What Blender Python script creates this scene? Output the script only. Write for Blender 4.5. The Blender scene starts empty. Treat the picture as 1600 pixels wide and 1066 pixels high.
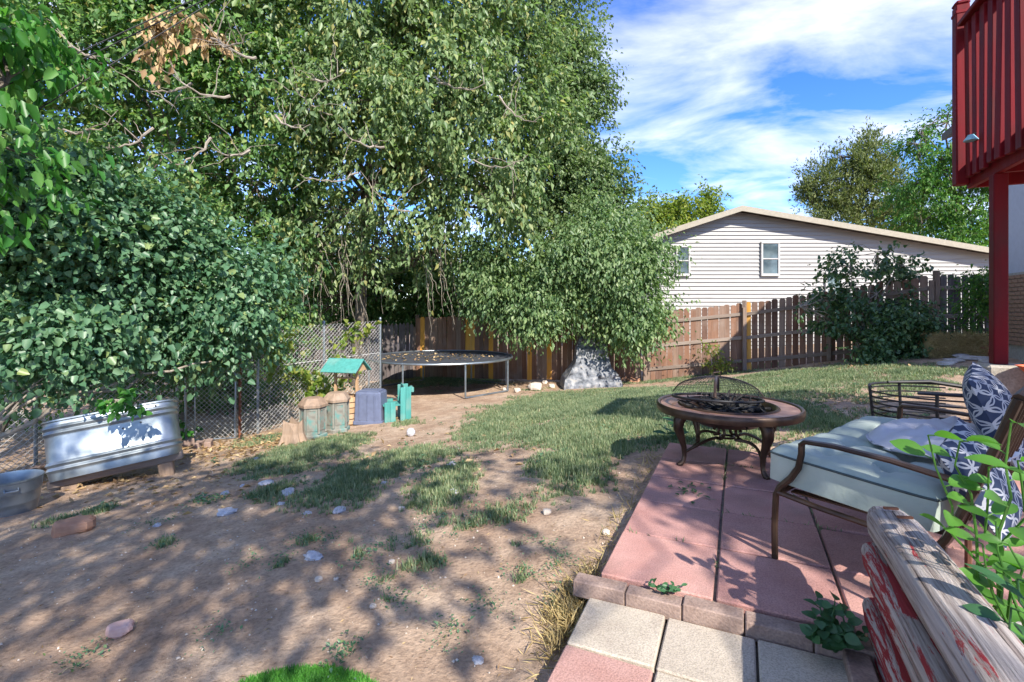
import bpy, math, random
import numpy as np
from mathutils import Vector, Matrix
random.seed(7); rng = np.random.default_rng(7)
R = math.radians
S = bpy.context.scene
C = S.collection
# ---------------------------------------------------------------- camera, sky, sun, exposure
F, HZ, CH = 776.0, 482.0, 1.25          # focal length and horizon in photo pixels, eye height over the patio
cam = bpy.data.cameras.new('camera'); camo = bpy.data.objects.new('camera', cam); C.objects.link(camo)
cam.sensor_width = 36; cam.lens = 36*F/1600; cam.shift_y = -(533-HZ)/1600
cam.clip_start = .05; cam.clip_end = 3000
camo.location = (0, 0, CH); camo.rotation_euler = (R(90), 0, 0); S.camera = camo
SUN_AZ = math.atan2(.39, -.92)         # direction the sun stands in, clockwise from +Y
SUN_EL = R(39)
W = bpy.data.worlds.new('World'); S.world = W; W.use_nodes = True
def build_sky():
    nt = W.node_tree; n = nt.nodes; l = nt.links; n.clear()
    out = n.new('ShaderNodeOutputWorld'); bg = n.new('ShaderNodeBackground'); bg.inputs[1].default_value = .15
    sky = n.new('ShaderNodeTexSky'); sky.sky_type = 'NISHITA'; sky.sun_disc = False
    sky.sun_elevation = SUN_EL; sky.sun_rotation = SUN_AZ; sky.altitude = 1700; sky.air_density = 1.0; sky.dust_density = .3; sky.ozone_density = 3.0
    tc = n.new('ShaderNodeTexCoord'); sep = n.new('ShaderNodeSeparateXYZ'); l.new(tc.outputs['Generated'], sep.inputs[0])
    ad = n.new('ShaderNodeMath'); ad.operation = 'ADD'; ad.inputs[1].default_value = .12
    ab = n.new('ShaderNodeMath'); ab.operation = 'ABSOLUTE'; l.new(sep.outputs[2], ab.inputs[0]); l.new(ab.outputs[0], ad.inputs[0])
    dx = n.new('ShaderNodeMath'); dx.operation = 'DIVIDE'; l.new(sep.outputs[0], dx.inputs[0]); l.new(ad.outputs[0], dx.inputs[1])
    dy = n.new('ShaderNodeMath'); dy.operation = 'DIVIDE'; l.new(sep.outputs[1], dy.inputs[0]); l.new(ad.outputs[0], dy.inputs[1])
    cb = n.new('ShaderNodeCombineXYZ'); l.new(dx.outputs[0], cb.inputs[0]); l.new(dy.outputs[0], cb.inputs[1])
    mp = n.new('ShaderNodeMapping'); mp.inputs['Rotation'].default_value = (0, 0, R(38)); mp.inputs['Scale'].default_value = (1.0, 1.45, 1); mp.inputs['Location'].default_value = (3.1, 1.7, 0)
    l.new(cb.outputs[0], mp.inputs[0])
    a = n.new('ShaderNodeTexNoise'); a.inputs['Scale'].default_value = 1.25; a.inputs['Detail'].default_value = 9; a.inputs['Roughness'].default_value = .56; a.inputs['Distortion'].default_value = .5
    l.new(mp.outputs[0], a.inputs['Vector'])
    rp = n.new('ShaderNodeValToRGB'); rp.color_ramp.elements[0].position = .43; rp.color_ramp.elements[1].position = .76
    rp.color_ramp.elements[0].color = (0, 0, 0, 1); rp.color_ramp.elements[1].color = (.9, .9, .9, 1); l.new(a.outputs[0], rp.inputs[0])
    hs = n.new('ShaderNodeHueSaturation'); hs.inputs['Hue'].default_value = .514; hs.inputs['Saturation'].default_value = 1.28; hs.inputs['Value'].default_value = .66; l.new(sky.outputs[0], hs.inputs['Color'])
    mx = n.new('ShaderNodeMix'); mx.data_type = 'RGBA'; l.new(rp.outputs[0], mx.inputs[0]); l.new(hs.outputs[0], mx.inputs[6]); mx.inputs[7].default_value = (3.3, 3.3, 3.4, 1)
    l.new(mx.outputs[2], bg.inputs[0]); l.new(bg.outputs[0], out.inputs[0])
build_sky()
sl = bpy.data.lights.new('sun', 'SUN'); sl.energy = 2.6; sl.angle = R(.53); sl.color = (1, .94, .84)
so = bpy.data.objects.new('sun', sl); C.objects.link(so)
sd = Vector((math.sin(SUN_AZ)*math.cos(SUN_EL), math.cos(SUN_AZ)*math.cos(SUN_EL), math.sin(SUN_EL)))
so.rotation_euler = sd.to_track_quat('Z', 'Y').to_euler(); so.location = (4, -6, 12)
S.view_settings.view_transform = 'Standard'; S.view_settings.look = 'None'; S.view_settings.gamma = 1; S.view_settings.exposure = 1.82
S.render.engine = 'CYCLES'

# ---------------------------------------------------------------- helpers
def P(px, py, d): return Vector(((px-800)/F*d, d, CH-(py-HZ)/F*d))
def tag(o, label=None, cat=None, group=None, kind=None):
    for k, v in (('label', label), ('category', cat), ('group', group), ('kind', kind)):
        if v: o[k] = v
    return o
def thing(name, label, cat, loc=(0, 0, 0), rz=0, group=None):
    o = bpy.data.objects.new(name, None); C.objects.link(o); o.empty_display_size = .1
    o.location = loc; o.rotation_euler = (0, 0, rz); return tag(o, label, cat, group)
def link(name, me, mat, parent=None, loc=(0, 0, 0), rot=(0, 0, 0)):
    o = bpy.data.objects.new(name, me); C.objects.link(o)
    if mat and not me.materials: me.materials.append(mat)
    o.location = loc; o.rotation_euler = rot
    if parent: o.parent = parent
    return o
def again(name, me, mat, parent, loc, rot=(0, 0, 0), scale=(1, 1, 1)):       # another object on shared mesh data, own material
    o = bpy.data.objects.new(name, me); C.objects.link(o); o.parent = parent
    o.location = loc; o.rotation_euler = rot; o.scale = scale
    if mat:
        if not me.materials: me.materials.append(mat)
        o.material_slots[0].link = 'OBJECT'; o.material_slots[0].material = mat
    return o
def copy_tree(o, parent=None):
    c = o.copy(); C.objects.link(c); c.parent = parent
    for ch in list(o.children): copy_tree(ch, c)
    return c
class MB:
    def __init__(s): s.v = []; s.f = []
    def add(s, vs, fs):
        b = len(s.v); s.v += [tuple(v) for v in vs]; s.f += [tuple(b+i for i in f) for f in fs]; return s
    def box(s, c, d, M=None):
        x, y, z = d[0]/2, d[1]/2, d[2]/2
        vs = [Vector((a*x, b*y, e*z)) for e in (-1, 1) for b in (-1, 1) for a in (-1, 1)]
        if M: vs = [M @ v for v in vs]
        return s.add([v+Vector(c) for v in vs], [(0, 2, 3, 1), (4, 5, 7, 6), (0, 1, 5, 4), (2, 6, 7, 3), (0, 4, 6, 2), (1, 3, 7, 5)])
    def bev(s, c, d, b=.01, M=None):                                        # box with chamfered edges
        x, y, z = d[0]/2, d[1]/2, d[2]/2; vs = []; fs = []
        for sz in (-1, 1):
            for sy in (-1, 1):
                for sx in (-1, 1):
                    vs += [Vector((sx*(x-b), sy*(y-b), sz*z)), Vector((sx*(x-b), sy*y, sz*(z-b))), Vector((sx*x, sy*(y-b), sz*(z-b)))]
        i = lambda a, e, g, k: ((g*2+e)*2+a)*3+k
        for g in (0, 1): q = (i(0,0,g,0), i(1,0,g,0), i(1,1,g,0), i(0,1,g,0)); fs.append(q if g else q[::-1])
        for e in (0, 1): q = (i(0,e,0,1), i(1,e,0,1), i(1,e,1,1), i(0,e,1,1)); fs.append(q[::-1] if e else q)
        for a in (0, 1): q = (i(a,0,0,2), i(a,1,0,2), i(a,1,1,2), i(a,0,1,2)); fs.append(q if a else q[::-1])
        for g in (0, 1):
            for e in (0, 1): q = (i(0,e,g,0), i(1,e,g,0), i(1,e,g,1), i(0,e,g,1)); fs.append(q)
            for a in (0, 1): q = (i(a,0,g,0), i(a,1,g,0), i(a,1,g,2), i(a,0,g,2)); fs.append(q)
        for e in (0, 1):
            for a in (0, 1): fs.append((i(a,e,0,1), i(a,e,1,1), i(a,e,1,2), i(a,e,0,2)))
        for g in (0, 1):
            for e in (0, 1):
                for a in (0, 1): fs.append((i(a,e,g,0), i(a,e,g,1), i(a,e,g,2)))
        if M: vs = [M @ v for v in vs]
        return s.add([v+Vector(c) for v in vs], fs)
    def beam(s, p0, p1, w, h, b=0, up=(0, 0, 1)):
        p0, p1 = Vector(p0), Vector(p1); x = (p1-p0); L = x.length; x.normalize(); u = Vector(up)
        y = u.cross(x)
        if y.length < 1e-4: y = Vector((0, 1, 0)).cross(x)
        y.normalize(); z = x.cross(y); M = Matrix((x, y, z)).transposed()
        return s.bev((p0+p1)/2, (L, w, h), b, M) if b else s.box((p0+p1)/2, (L, w, h), M)
    def tube(s, pts, r, n=6, cap=True, flat=1.0):
        pts = [Vector(p) for p in pts]; m = len(pts)
        rs = r if isinstance(r, (list, tuple)) else [r]*m
        up = Vector((0, 0, 1)); vs = []; a = None
        for k in range(m):
            t = (pts[min(k+1, m-1)]-pts[max(k-1, 0)]).normalized()
            if a is None:
                a = t.cross(up)
                if a.length < .05: a = t.cross(Vector((1, 0, 0)))
            a = (a-t*a.dot(t)).normalized(); b = t.cross(a)
            for j in range(n):
                th = 2*math.pi*j/n; vs.append(pts[k]+a*math.cos(th)*rs[k]+b*math.sin(th)*rs[k]*flat)
        fs = [(k*n+j, k*n+(j+1) % n, (k+1)*n+(j+1) % n, (k+1)*n+j) for k in range(m-1) for j in range(n)]
        if cap: fs += [tuple(range(n))[::-1], tuple((m-1)*n+j for j in range(n))]
        return s.add(vs, fs)
    def lathe(s, prof, n=32, c=(0, 0, 0), sy=1.0):
        vs = [(c[0]+r*math.cos(2*math.pi*j/n), c[1]+sy*r*math.sin(2*math.pi*j/n), c[2]+z) for r, z in prof for j in range(n)]
        return s.add(vs, [(k*n+j, k*n+(j+1) % n, (k+1)*n+(j+1) % n, (k+1)*n+j) for k in range(len(prof)-1) for j in range(n)])
    def ring(s, c, Rr, r, n=40, m=6, T=None):
        vs = []
        for i in range(n):
            th = 2*math.pi*i/n
            for j in range(m):
                ph = 2*math.pi*j/m; v = Vector(((Rr+r*math.cos(ph))*math.cos(th), (Rr+r*math.cos(ph))*math.sin(th), r*math.sin(ph)))
                vs.append((T @ v if T else v)+Vector(c))
        return s.add(vs, [(i*m+j, ((i+1) % n)*m+j, ((i+1) % n)*m+(j+1) % m, i*m+(j+1) % m) for i in range(n) for j in range(m)])
    def mesh(s, name, smooth=False):
        me = bpy.data.meshes.new(name); me.from_pydata(s.v, [], s.f); me.update()
        if smooth:
            me.polygons.foreach_set('use_smooth', [True]*len(me.polygons))
            try: me.set_sharp_from_angle(angle=R(40))
            except Exception: pass
        return me
    def build(s, name, mat, parent=None, smooth=False, loc=(0, 0, 0), rot=(0, 0, 0)): return link(name, s.mesh(name, smooth), mat, parent, loc, rot)
def np_mesh(name, co, faces):                                               # faces: (n,k) array
    me = bpy.data.meshes.new(name); n, k = faces.shape
    me.vertices.add(len(co)); me.vertices.foreach_set('co', np.ascontiguousarray(co, dtype=np.float32).ravel())
    me.loops.add(n*k); me.loops.foreach_set('vertex_index', faces.astype(np.int32).ravel())
    me.polygons.add(n); me.polygons.foreach_set('loop_start', np.arange(0, n*k, k, dtype=np.int32))
    me.update(calc_edges=True); me.validate(); return me
def vnoise(p, seed=0):                                                      # 3-D value noise on (n,3), 0..1
    p = np.asarray(p, float); i = np.floor(p).astype(np.int64); f = p-i; f = f*f*(3-2*f); r = 0
    for dx in (0, 1):
        for dy in (0, 1):
            for dz in (0, 1):
                h = ((i[:, 0]+dx)*374761393+(i[:, 1]+dy)*668265263+(i[:, 2]+dz)*2147483647+seed*974634777) & 0xffffffff
                h = ((h ^ (h >> 13))*1274126177) & 0xffffffff; h = (h ^ (h >> 16)) & 0xffff
                w = (f[:, 0] if dx else 1-f[:, 0])*(f[:, 1] if dy else 1-f[:, 1])*(f[:, 2] if dz else 1-f[:, 2])
                r = r+w*h/65535.
    return r
def fbm2(x, y, sc, seed=0, o=3):
    p = np.stack([x*sc, y*sc, np.zeros_like(x)+.37], -1); r = 0; a = .5; t = 0
    for k in range(o): r = r+a*vnoise(p*2**k+k*7.1, seed+k); t += a; a *= .5
    return r/t
# ---------------------------------------------------------------- materials
def nodes(name):
    m = bpy.data.materials.new(name); m.use_nodes = True; nt = m.node_tree; b = nt.nodes['Principled BSDF']; return m, nt, b
def ramp(nt, cols, fac):
    r = nt.nodes.new('ShaderNodeValToRGB'); e = r.color_ramp.elements
    while len(e) < len(cols): e.new(.5)
    for k, c in enumerate(cols):
        pos, col = c if isinstance(c[0], (int, float)) and len(c) == 2 else (k/(len(cols)-1), c)
        e[k].position = pos; e[k].color = (*col, 1)
    nt.links.new(fac, r.inputs[0]); return r.outputs[0]
def noise(nt, scale, detail=4, stretch=None, rough=.55, dist=0, coord='Object'):
    tc = nt.nodes.new('ShaderNodeTexCoord'); o = tc.outputs[coord]
    if stretch:
        mp = nt.nodes.new('ShaderNodeMapping'); mp.inputs['Scale'].default_value = stretch; nt.links.new(o, mp.inputs[0]); o = mp.outputs[0]
    t = nt.nodes.new('ShaderNodeTexNoise'); t.inputs['Scale'].default_value = scale; t.inputs['Detail'].default_value = detail
    t.inputs['Roughness'].default_value = rough; t.inputs['Distortion'].default_value = dist
    nt.links.new(o, t.inputs['Vector']); return t.outputs[0]
def bump(nt, b, h, s=.4, d=.01):
    n = nt.nodes.new('ShaderNodeBump'); n.inputs['Strength'].default_value = s; n.inputs['Distance'].default_value = d
    nt.links.new(h, n.inputs['Height']); nt.links.new(n.outputs[0], b.inputs['Normal'])
def mixc(nt, fac, a, b, mode='MIX'):
    m = nt.nodes.new('ShaderNodeMix'); m.data_type = 'RGBA'; m.blend_type = mode
    for v, i in ((fac, 0), (a, 6), (b, 7)):
        if isinstance(v, (int, float)): m.inputs[i].default_value = v
        elif isinstance(v, tuple): m.inputs[i].default_value = (*v, 1)
        else: nt.links.new(v, m.inputs[i])
    return m.outputs[2]
def M_noise(name, cols, scale=6, rough=.8, metal=0, bs=.3, bd=.01, stretch=None, detail=5, dist=0, fine=0):
    m, nt, b = nodes(name); f = noise(nt, scale, detail, stretch, dist=dist); c = ramp(nt, cols, f)
    if fine:
        f2 = noise(nt, fine, 3); c = mixc(nt, .55, c, ramp(nt, [(.3, (.35, .35, .35)), (.7, (1.0, 1.0, 1.0))], f2), 'MULTIPLY')
        bump(nt, b, f2, bs, bd)
    elif bs: bump(nt, b, f, bs, bd)
    nt.links.new(c, b.inputs['Base Color']); b.inputs['Roughness'].default_value = rough; b.inputs['Metallic'].default_value = metal; return m
def M_wood(name, tints, stretch=(9, 9, .7), scale=2.2, rough=.85, bs=.5, streak=.6, wear=(.30, .27, .24), wf=.35):
    # tints: base colours picked per object; grain runs along the stretched axis
    m, nt, b = nodes(name); oi = nt.nodes.new('ShaderNodeObjectInfo')
    base = ramp(nt, tints, oi.outputs['Random'])
    tc = nt.nodes.new('ShaderNodeTexCoord'); ad = nt.nodes.new('ShaderNodeVectorMath'); ad.operation = 'ADD'
    sc = nt.nodes.new('ShaderNodeVectorMath'); sc.operation = 'SCALE'; sc.inputs[0].default_value = (17, 31, 23); nt.links.new(oi.outputs['Random'], sc.inputs['Scale'])
    nt.links.new(tc.outputs['Object'], ad.inputs[0]); nt.links.new(sc.outputs[0], ad.inputs[1])
    mp = nt.nodes.new('ShaderNodeMapping'); mp.inputs['Scale'].default_value = stretch; nt.links.new(ad.outputs[0], mp.inputs[0])
    t = nt.nodes.new('ShaderNodeTexNoise'); t.inputs['Scale'].default_value = scale; t.inputs['Detail'].default_value = 8; t.inputs['Roughness'].default_value = .65; t.inputs['Distortion'].default_value = .4
    nt.links.new(mp.outputs[0], t.inputs['Vector'])
    g = ramp(nt, [(.25, (.28, .26, .25)), (.5, (.85, .83, .8)), (.75, (1.25, 1.2, 1.15))], t.outputs[0])
    t2 = nt.nodes.new('ShaderNodeTexNoise'); t2.inputs['Scale'].default_value = 2.3; t2.inputs['Detail'].default_value = 3; nt.links.new(ad.outputs[0], t2.inputs['Vector'])
    c = mixc(nt, streak, base, g, 'MULTIPLY')
    c = mixc(nt, ramp(nt, [(.5, (0, 0, 0)), (.72, (wf, wf, wf))], t2.outputs[0]), c, wear)
    nt.links.new(c, b.inputs['Base Color']); b.inputs['Roughness'].default_value = rough; b.inputs['Specular IOR Level'].default_value = .2; bump(nt, b, t.outputs[0], bs, .008); return m
def M_leaf(name, cols, rough=.42, trans=.42, clump=.5):
    m, nt, b = nodes(name); g = nt.nodes.new('ShaderNodeNewGeometry')
    c = ramp(nt, cols, g.outputs['Random Per Island'])
    f3 = noise(nt, 3.6, 2); c = mixc(nt, .8*clump+.1, c, ramp(nt, [(.35, (.66, .72, .62)), (.65, (1.25, 1.18, 1.1))], f3), 'MULTIPLY'); f = noise(nt, .9, 2); c = mixc(nt, clump, c, ramp(nt, [(.3, (.62, .72, .62)), (.7, (1.2, 1.15, .95))], f), 'MULTIPLY')
    nt.links.new(c, b.inputs['Base Color']); b.inputs['Roughness'].default_value = rough; b.inputs['Specular IOR Level'].default_value = .45
    tr = nt.nodes.new('ShaderNodeBsdfTranslucent'); nt.links.new(mixc(nt, 1.0, c, (1.05, 1.25, .6), 'MULTIPLY'), tr.inputs[0])
    mx = nt.nodes.new('ShaderNodeMixShader'); mx.inputs[0].default_value = trans
    nt.links.new(b.outputs[0], mx.inputs[1]); nt.links.new(tr.outputs[0], mx.inputs[2]); nt.links.new(mx.outputs[0], nt.nodes['Material Output'].inputs[0]); return m
def M_plain(name, c, rough=.5, metal=0, var=.25, scale=12, bs=.1):
    d = tuple(x*(1-var) for x in c); e = tuple(min(1, x*(1+var)) for x in c)
    return M_noise(name, [(.3, d), (.7, e)], scale, rough, metal, bs, .004)
M = {}
M['bark'] = M_noise('bark', [(.3, (.05, .04, .032)), (.7, (.20, .165, .13))], 5, .9, 0, .8, .02, (3, 3, .6))
M['palebark'] = M_noise('pale_bark', [(.3, (.16, .13, .10)), (.7, (.38, .33, .27))], 6, .9, 0, .6, .01)
M['leafA'] = M_leaf('leaf_boxelder', [(.0, (.08, .18, .06)), (.45, (.145, .27, .095)), (.85, (.225, .35, .14)), (1.0, (.38, .37, .14))])
M['leafB'] = M_leaf('leaf_poplar', [(.0, (.11, .18, .08)), (.4, (.185, .275, .125)), (.85, (.28, .365, .18)), (1.0, (.42, .38, .15))])
M['leafC'] = M_leaf('leaf_elm', [(.0, (.095, .155, .075)), (.5, (.16, .235, .11)), (1.0, (.25, .32, .16))])
M['leafD'] = M_leaf('leaf_weeping', [(.0, (.10, .18, .08)), (.5, (.17, .265, .12)), (1.0, (.27, .35, .17))])
M['leafE'] = M_leaf('leaf_lilac', [(.0, (.06, .15, .085)), (.5, (.11, .225, .13)), (.9, (.18, .30, .19)), (1.0, (.26, .33, .12))], .4, .35)
M['leafF'] = M_leaf('leaf_maple', [(.0, (.04, .17, .03)), (.6, (.08, .26, .05)), (1.0, (.15, .33, .08))], .4, .45)
M['leafY'] = M_leaf('leaf_yellowing', [(.0, (.13, .20, .03)), (.6, (.21, .28, .04)), (1.0, (.34, .36, .06))], .5, .45)
M['leafJ'] = M_leaf('leaf_juniper', [(.0, (.09, .125, .05)), (.6, (.17, .205, .075)), (1.0, (.28, .30, .12))], .6, .35)
M['leafK'] = M_leaf('leaf_locust', [(.0, (.045, .145, .025)), (.6, (.09, .22, .04)), (1.0, (.20, .32, .06))], .5, .45)
M['leafS'] = M_leaf('leaf_shrub', [(.0, (.04, .10, .045)), (.6, (.08, .155, .065)), (1.0, (.17, .25, .10))], .36, .25)
M['leafV'] = M_leaf('leaf_vine', [(.0, (.11, .20, .03)), (.6, (.24, .31, .06)), (1.0, (.42, .40, .12))], .5, .45)
M['leafP'] = M_leaf('leaf_seedling', [(.0, (.07, .21, .03)), (.6, (.11, .28, .045)), (1.0, (.18, .34, .09))], .4, .45, .2)
M['leafW'] = M_leaf('leaf_weed', [(.0, (.03, .105, .045)), (1.0, (.07, .17, .07))], .4, .3, .2)
M['leafDry'] = M_leaf('leaf_dry', [(.0, (.24, .14, .075)), (.5, (.42, .28, .15)), (1.0, (.58, .43, .25))], .7, .2, .2)
M['grass'] = M_leaf('grass_blade', [(.0, (.11, .17, .09)), (.5, (.19, .25, .14)), (.85, (.29, .34, .21)), (1.0, (.46, .41, .27))], .6, .3)
M['straw'] = M_leaf('straw', [(.0, (.36, .26, .12)), (.6, (.52, .40, .20)), (1.0, (.64, .52, .30))], .8, .2, .2)
M['turf'] = M_leaf('turf', [(.0, (.05, .22, .03)), (1.0, (.13, .38, .06))], .5, .25, .2)
M['picket'] = M_wood('weathered_picket', [(.0, (.17, .085, .055)), (.25, (.27, .15, .10)), (.5, (.20, .115, .08)), (.75, (.28, .20, .155)), (1.0, (.14, .075, .055))], wf=.3)
M['greypicket'] = M_wood('grey_picket', [(.0, (.10, .085, .085)), (.5, (.16, .14, .14)), (1.0, (.09, .07, .07))])
M['newpicket'] = M_wood('new_picket', [(.0, (.68, .32, .055)), (1.0, (.74, .39, .09))], streak=.35)
M['rail'] = M_wood('fence_rail', [(.0, (.22, .17, .14)), (1.0, (.30, .24, .20))], (.7, 9, 9))
M['post'] = M_wood('fence_post', [(.0, (.20, .14, .11)), (1.0, (.26, .19, .15))])
M['galv'] = M_noise('galvanised_steel', [(.3, (.20, .235, .26)), (.7, (.36, .40, .43))], 4, .40, .8, .05, .003, dist=.6)
M['wire'] = M_plain('fence_wire', (.55, .54, .52), .5, .2)
M['rust'] = M_noise('rust', [(.3, (.10, .035, .018)), (.7, (.26, .10, .05))], 20, .85)
M['redpaint'] = M_wood('red_deck_paint', [(.0, (.125, .002, .007)), (1.0, (.165, .003, .009))], rough=.65, bs=.3, streak=.5, wear=(.06, .018, .016), wf=.6)
M['white'] = M_wood('white_siding', [(.0, (.35, .342, .33)), (1.0, (.385, .376, .363))], (.6, 6, 6), rough=.55, bs=.03, streak=.22, wear=(.30, .29, .27))
M['trimwhite'] = M_plain('white_trim', (.44, .43, .41), .5, 0, .06)
M['fascia'] = M_plain('beige_fascia', (.30, .265, .20), .6, 0, .1)
M['glass'] = None
M['shingle'] = M_noise('shingle', [(.3, (.06, .055, .05)), (.7, (.15, .14, .13))], 30, .95)
m, nt, b = nodes('window_glass'); b.inputs['Base Color'].default_value = (.05, .075, .085, 1); b.inputs['Roughness'].default_value = .06; b.inputs['Specular IOR Level'].default_value = .9
f = noise(nt, 1.5, 3); nt.links.new(ramp(nt, [(.35, (.03, .05, .06)), (.65, (.13, .17, .18))], f), b.inputs['Base Color']); M['glass'] = m
def M_paver(name, c0, c1):
    m, nt, b = nodes(name); oi = nt.nodes.new('ShaderNodeObjectInfo'); tc = nt.nodes.new('ShaderNodeTexCoord'); ad = nt.nodes.new('ShaderNodeVectorMath'); ad.operation = 'ADD'
    sc = nt.nodes.new('ShaderNodeVectorMath'); sc.operation = 'SCALE'; sc.inputs[0].default_value = (17, 31, 23); nt.links.new(oi.outputs['Random'], sc.inputs['Scale'])
    nt.links.new(tc.outputs['Object'], ad.inputs[0]); nt.links.new(sc.outputs[0], ad.inputs[1])
    def nz(s, d, r=.6):
        t = nt.nodes.new('ShaderNodeTexNoise'); t.inputs['Scale'].default_value = s; t.inputs['Detail'].default_value = d; t.inputs['Roughness'].default_value = r; nt.links.new(ad.outputs[0], t.inputs['Vector']); return t.outputs[0]
    c = ramp(nt, [(.3, c0), (.7, c1)], nz(4, 6)); c = mixc(nt, 1.0, c, ramp(nt, [(0, (.86, .84, .86)), (1, (1.08, 1.08, 1.06))], oi.outputs['Random']), 'MULTIPLY')
    c = mixc(nt, ramp(nt, [(.52, (0, 0, 0)), (.72, (.5, .5, .5))], nz(2.2, 7, .7)), c, (.22, .16, .13))
    f = nz(150, 3); c = mixc(nt, .6, c, ramp(nt, [(.3, (.4, .4, .4)), (.55, (1, 1, 1)), (.75, (1.25, 1.25, 1.25))], f), 'MULTIPLY')
    nt.links.new(c, b.inputs['Base Color']); b.inputs['Roughness'].default_value = .9; bump(nt, b, f, .6, .004); return m
M['paverred'] = M_paver('red_paver', (.40, .20, .17), (.52, .295, .255)); M['paverpink'] = M_paver('pink_paver', (.44, .24, .195), (.54, .33, .28)); M['pavergrey'] = M_paver('grey_paver', (.40, .345, .275), (.52, .455, .37))
M['brick'] = M_noise('edging_brick', [(.3, (.25, .165, .13)), (.7, (.40, .29, .24))], 9, .9, 0, .5, .006, fine=90)
M['wallbrick'] = M_noise('wall_brick', [(.3, (.22, .12, .08)), (.7, (.36, .22, .15))], 12, .9)
M['concrete'] = M_noise('concrete', [(.3, (.30, .27, .22)), (.7, (.46, .42, .35))], 7, .9, 0, .5, .01, fine=60)
M['bluegrey'] = M_plain('bluegrey_siding', (.44, .46, .56), .6, 0, .06)
M['bronze'] = M_noise('bronze_metal', [(.3, (.035, .022, .016)), (.7, (.095, .06, .042))], 9, .38, .6, .1, .003)
M['tabletop'] = M_noise('slate_copper_top', [(.25, (.07, .035, .025)), (.5, (.23, .12, .08)), (.75, (.36, .22, .15))], 7, .42, .2, .2, .003)
M['black'] = M_plain('black_metal', (.02, .02, .022), .45, .4)
M['mat'] = M_noise('trampoline_mat', [(.3, (.028, .03, .036)), (.7, (.055, .058, .066))], 6, .8)
M['mint'] = M_noise('mint_cushion', [(.3, (.285, .345, .305)), (.7, (.375, .43, .385))], 6, .8, 0, .55, .02)
M['cloth'] = M_noise('white_cloth', [(.3, (.40, .40, .44)), (.7, (.50, .50, .54))], 6, .85, 0, .4, .02)
M['teal'] = M_wood('teal_paint', [(.0, (.06, .26, .235)), (1.0, (.08, .31, .28))], rough=.7, bs=.4, streak=.5, wear=(.25, .33, .28), wf=.6)
M['tealfade'] = M_noise('faded_teal_wood', [(.3, (.13, .115, .09)), (.5, (.22, .215, .18)), (.68, (.10, .23, .205))], 7, .85, 0, .5, .006)
M['slatebin'] = M_plain('slate_blue_plastic', (.12, .14, .215), .5, 0, .12)
M['cedar'] = M_wood('cedar', [(.0, (.46, .29, .16)), (1.0, (.54, .36, .21))], streak=.4)
M['stump'] = M_wood('stump_wood', [(.0, (.30, .21, .15)), (1.0, (.34, .25, .18))])
M['fakerock'] = M_noise('grey_resin_rock', [(.3, (.03, .033, .04)), (.48, (.15, .16, .18)), (.6, (.26, .26, .27)), (.75, (.36, .33, .28))], 7, .6, 0, .8, .03)
M['stone'] = M_noise('pale_stone', [(.3, (.42, .35, .28)), (.7, (.62, .55, .47))], 8, .9, 0, .6, .01)
M['redstone'] = M_noise('red_sandstone', [(.3, (.30, .14, .08)), (.7, (.47, .26, .16))], 9, .9, 0, .7, .01)
M['pinkstone'] = M_noise('pink_granite', [(.3, (.48, .27, .22)), (.7, (.66, .45, .38))], 12, .85, 0, .5, .01)
M['flag'] = M_noise('flagstone', [(.3, (.34, .31, .30)), (.7, (.50, .47, .45))], 8, .9)
M['fluff'] = M_noise('white_fluff', [(.3, (.36, .35, .37)), (.7, (.56, .55, .56))], 30, .95, 0, .8, .02)
M['redplastic'] = M_plain('red_plastic', (.62, .02, .03), .4, 0, .1)
M['orangeplastic'] = M_plain('orange_plastic', (.75, .15, .05), .45, 0, .08)
M['char'] = M_noise('charcoal', [(.4, (.012, .011, .011)), (.75, (.10, .095, .09))], 14, .95, 0, .8, .02)
M['cable'] = M_plain('black_cable', (.015, .015, .016), .6)
M['ochre'] = M_plain('ochre_wall', (.42, .23, .06), .8)
def log_mat(name, th):
    m, nt, b = nodes(name); t = noise(nt, 2.6, 10, (.7, 22, 22), .7, .35); t2 = noise(nt, 3.0, 8, (.8, 7, 7), .75, .6)
    c = ramp(nt, [(.36, (.035, .024, .022)), (.42, (.28, .22, .195)), (.54, (.52, .45, .415)), (.75, (.66, .60, .56))], t)
    c = mixc(nt, ramp(nt, [(th, (0, 0, 0)), (th+.035, (1, 1, 1))], t2), c, (.36, .022, .03)); nt.links.new(c, b.inputs['Base Color'])
    b.inputs['Roughness'].default_value = .85; bump(nt, b, t, 1.0, .03); return m
M['log'] = log_mat('weathered_log', .58); M['redlog'] = log_mat('red_flaked_log', .485)
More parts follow.
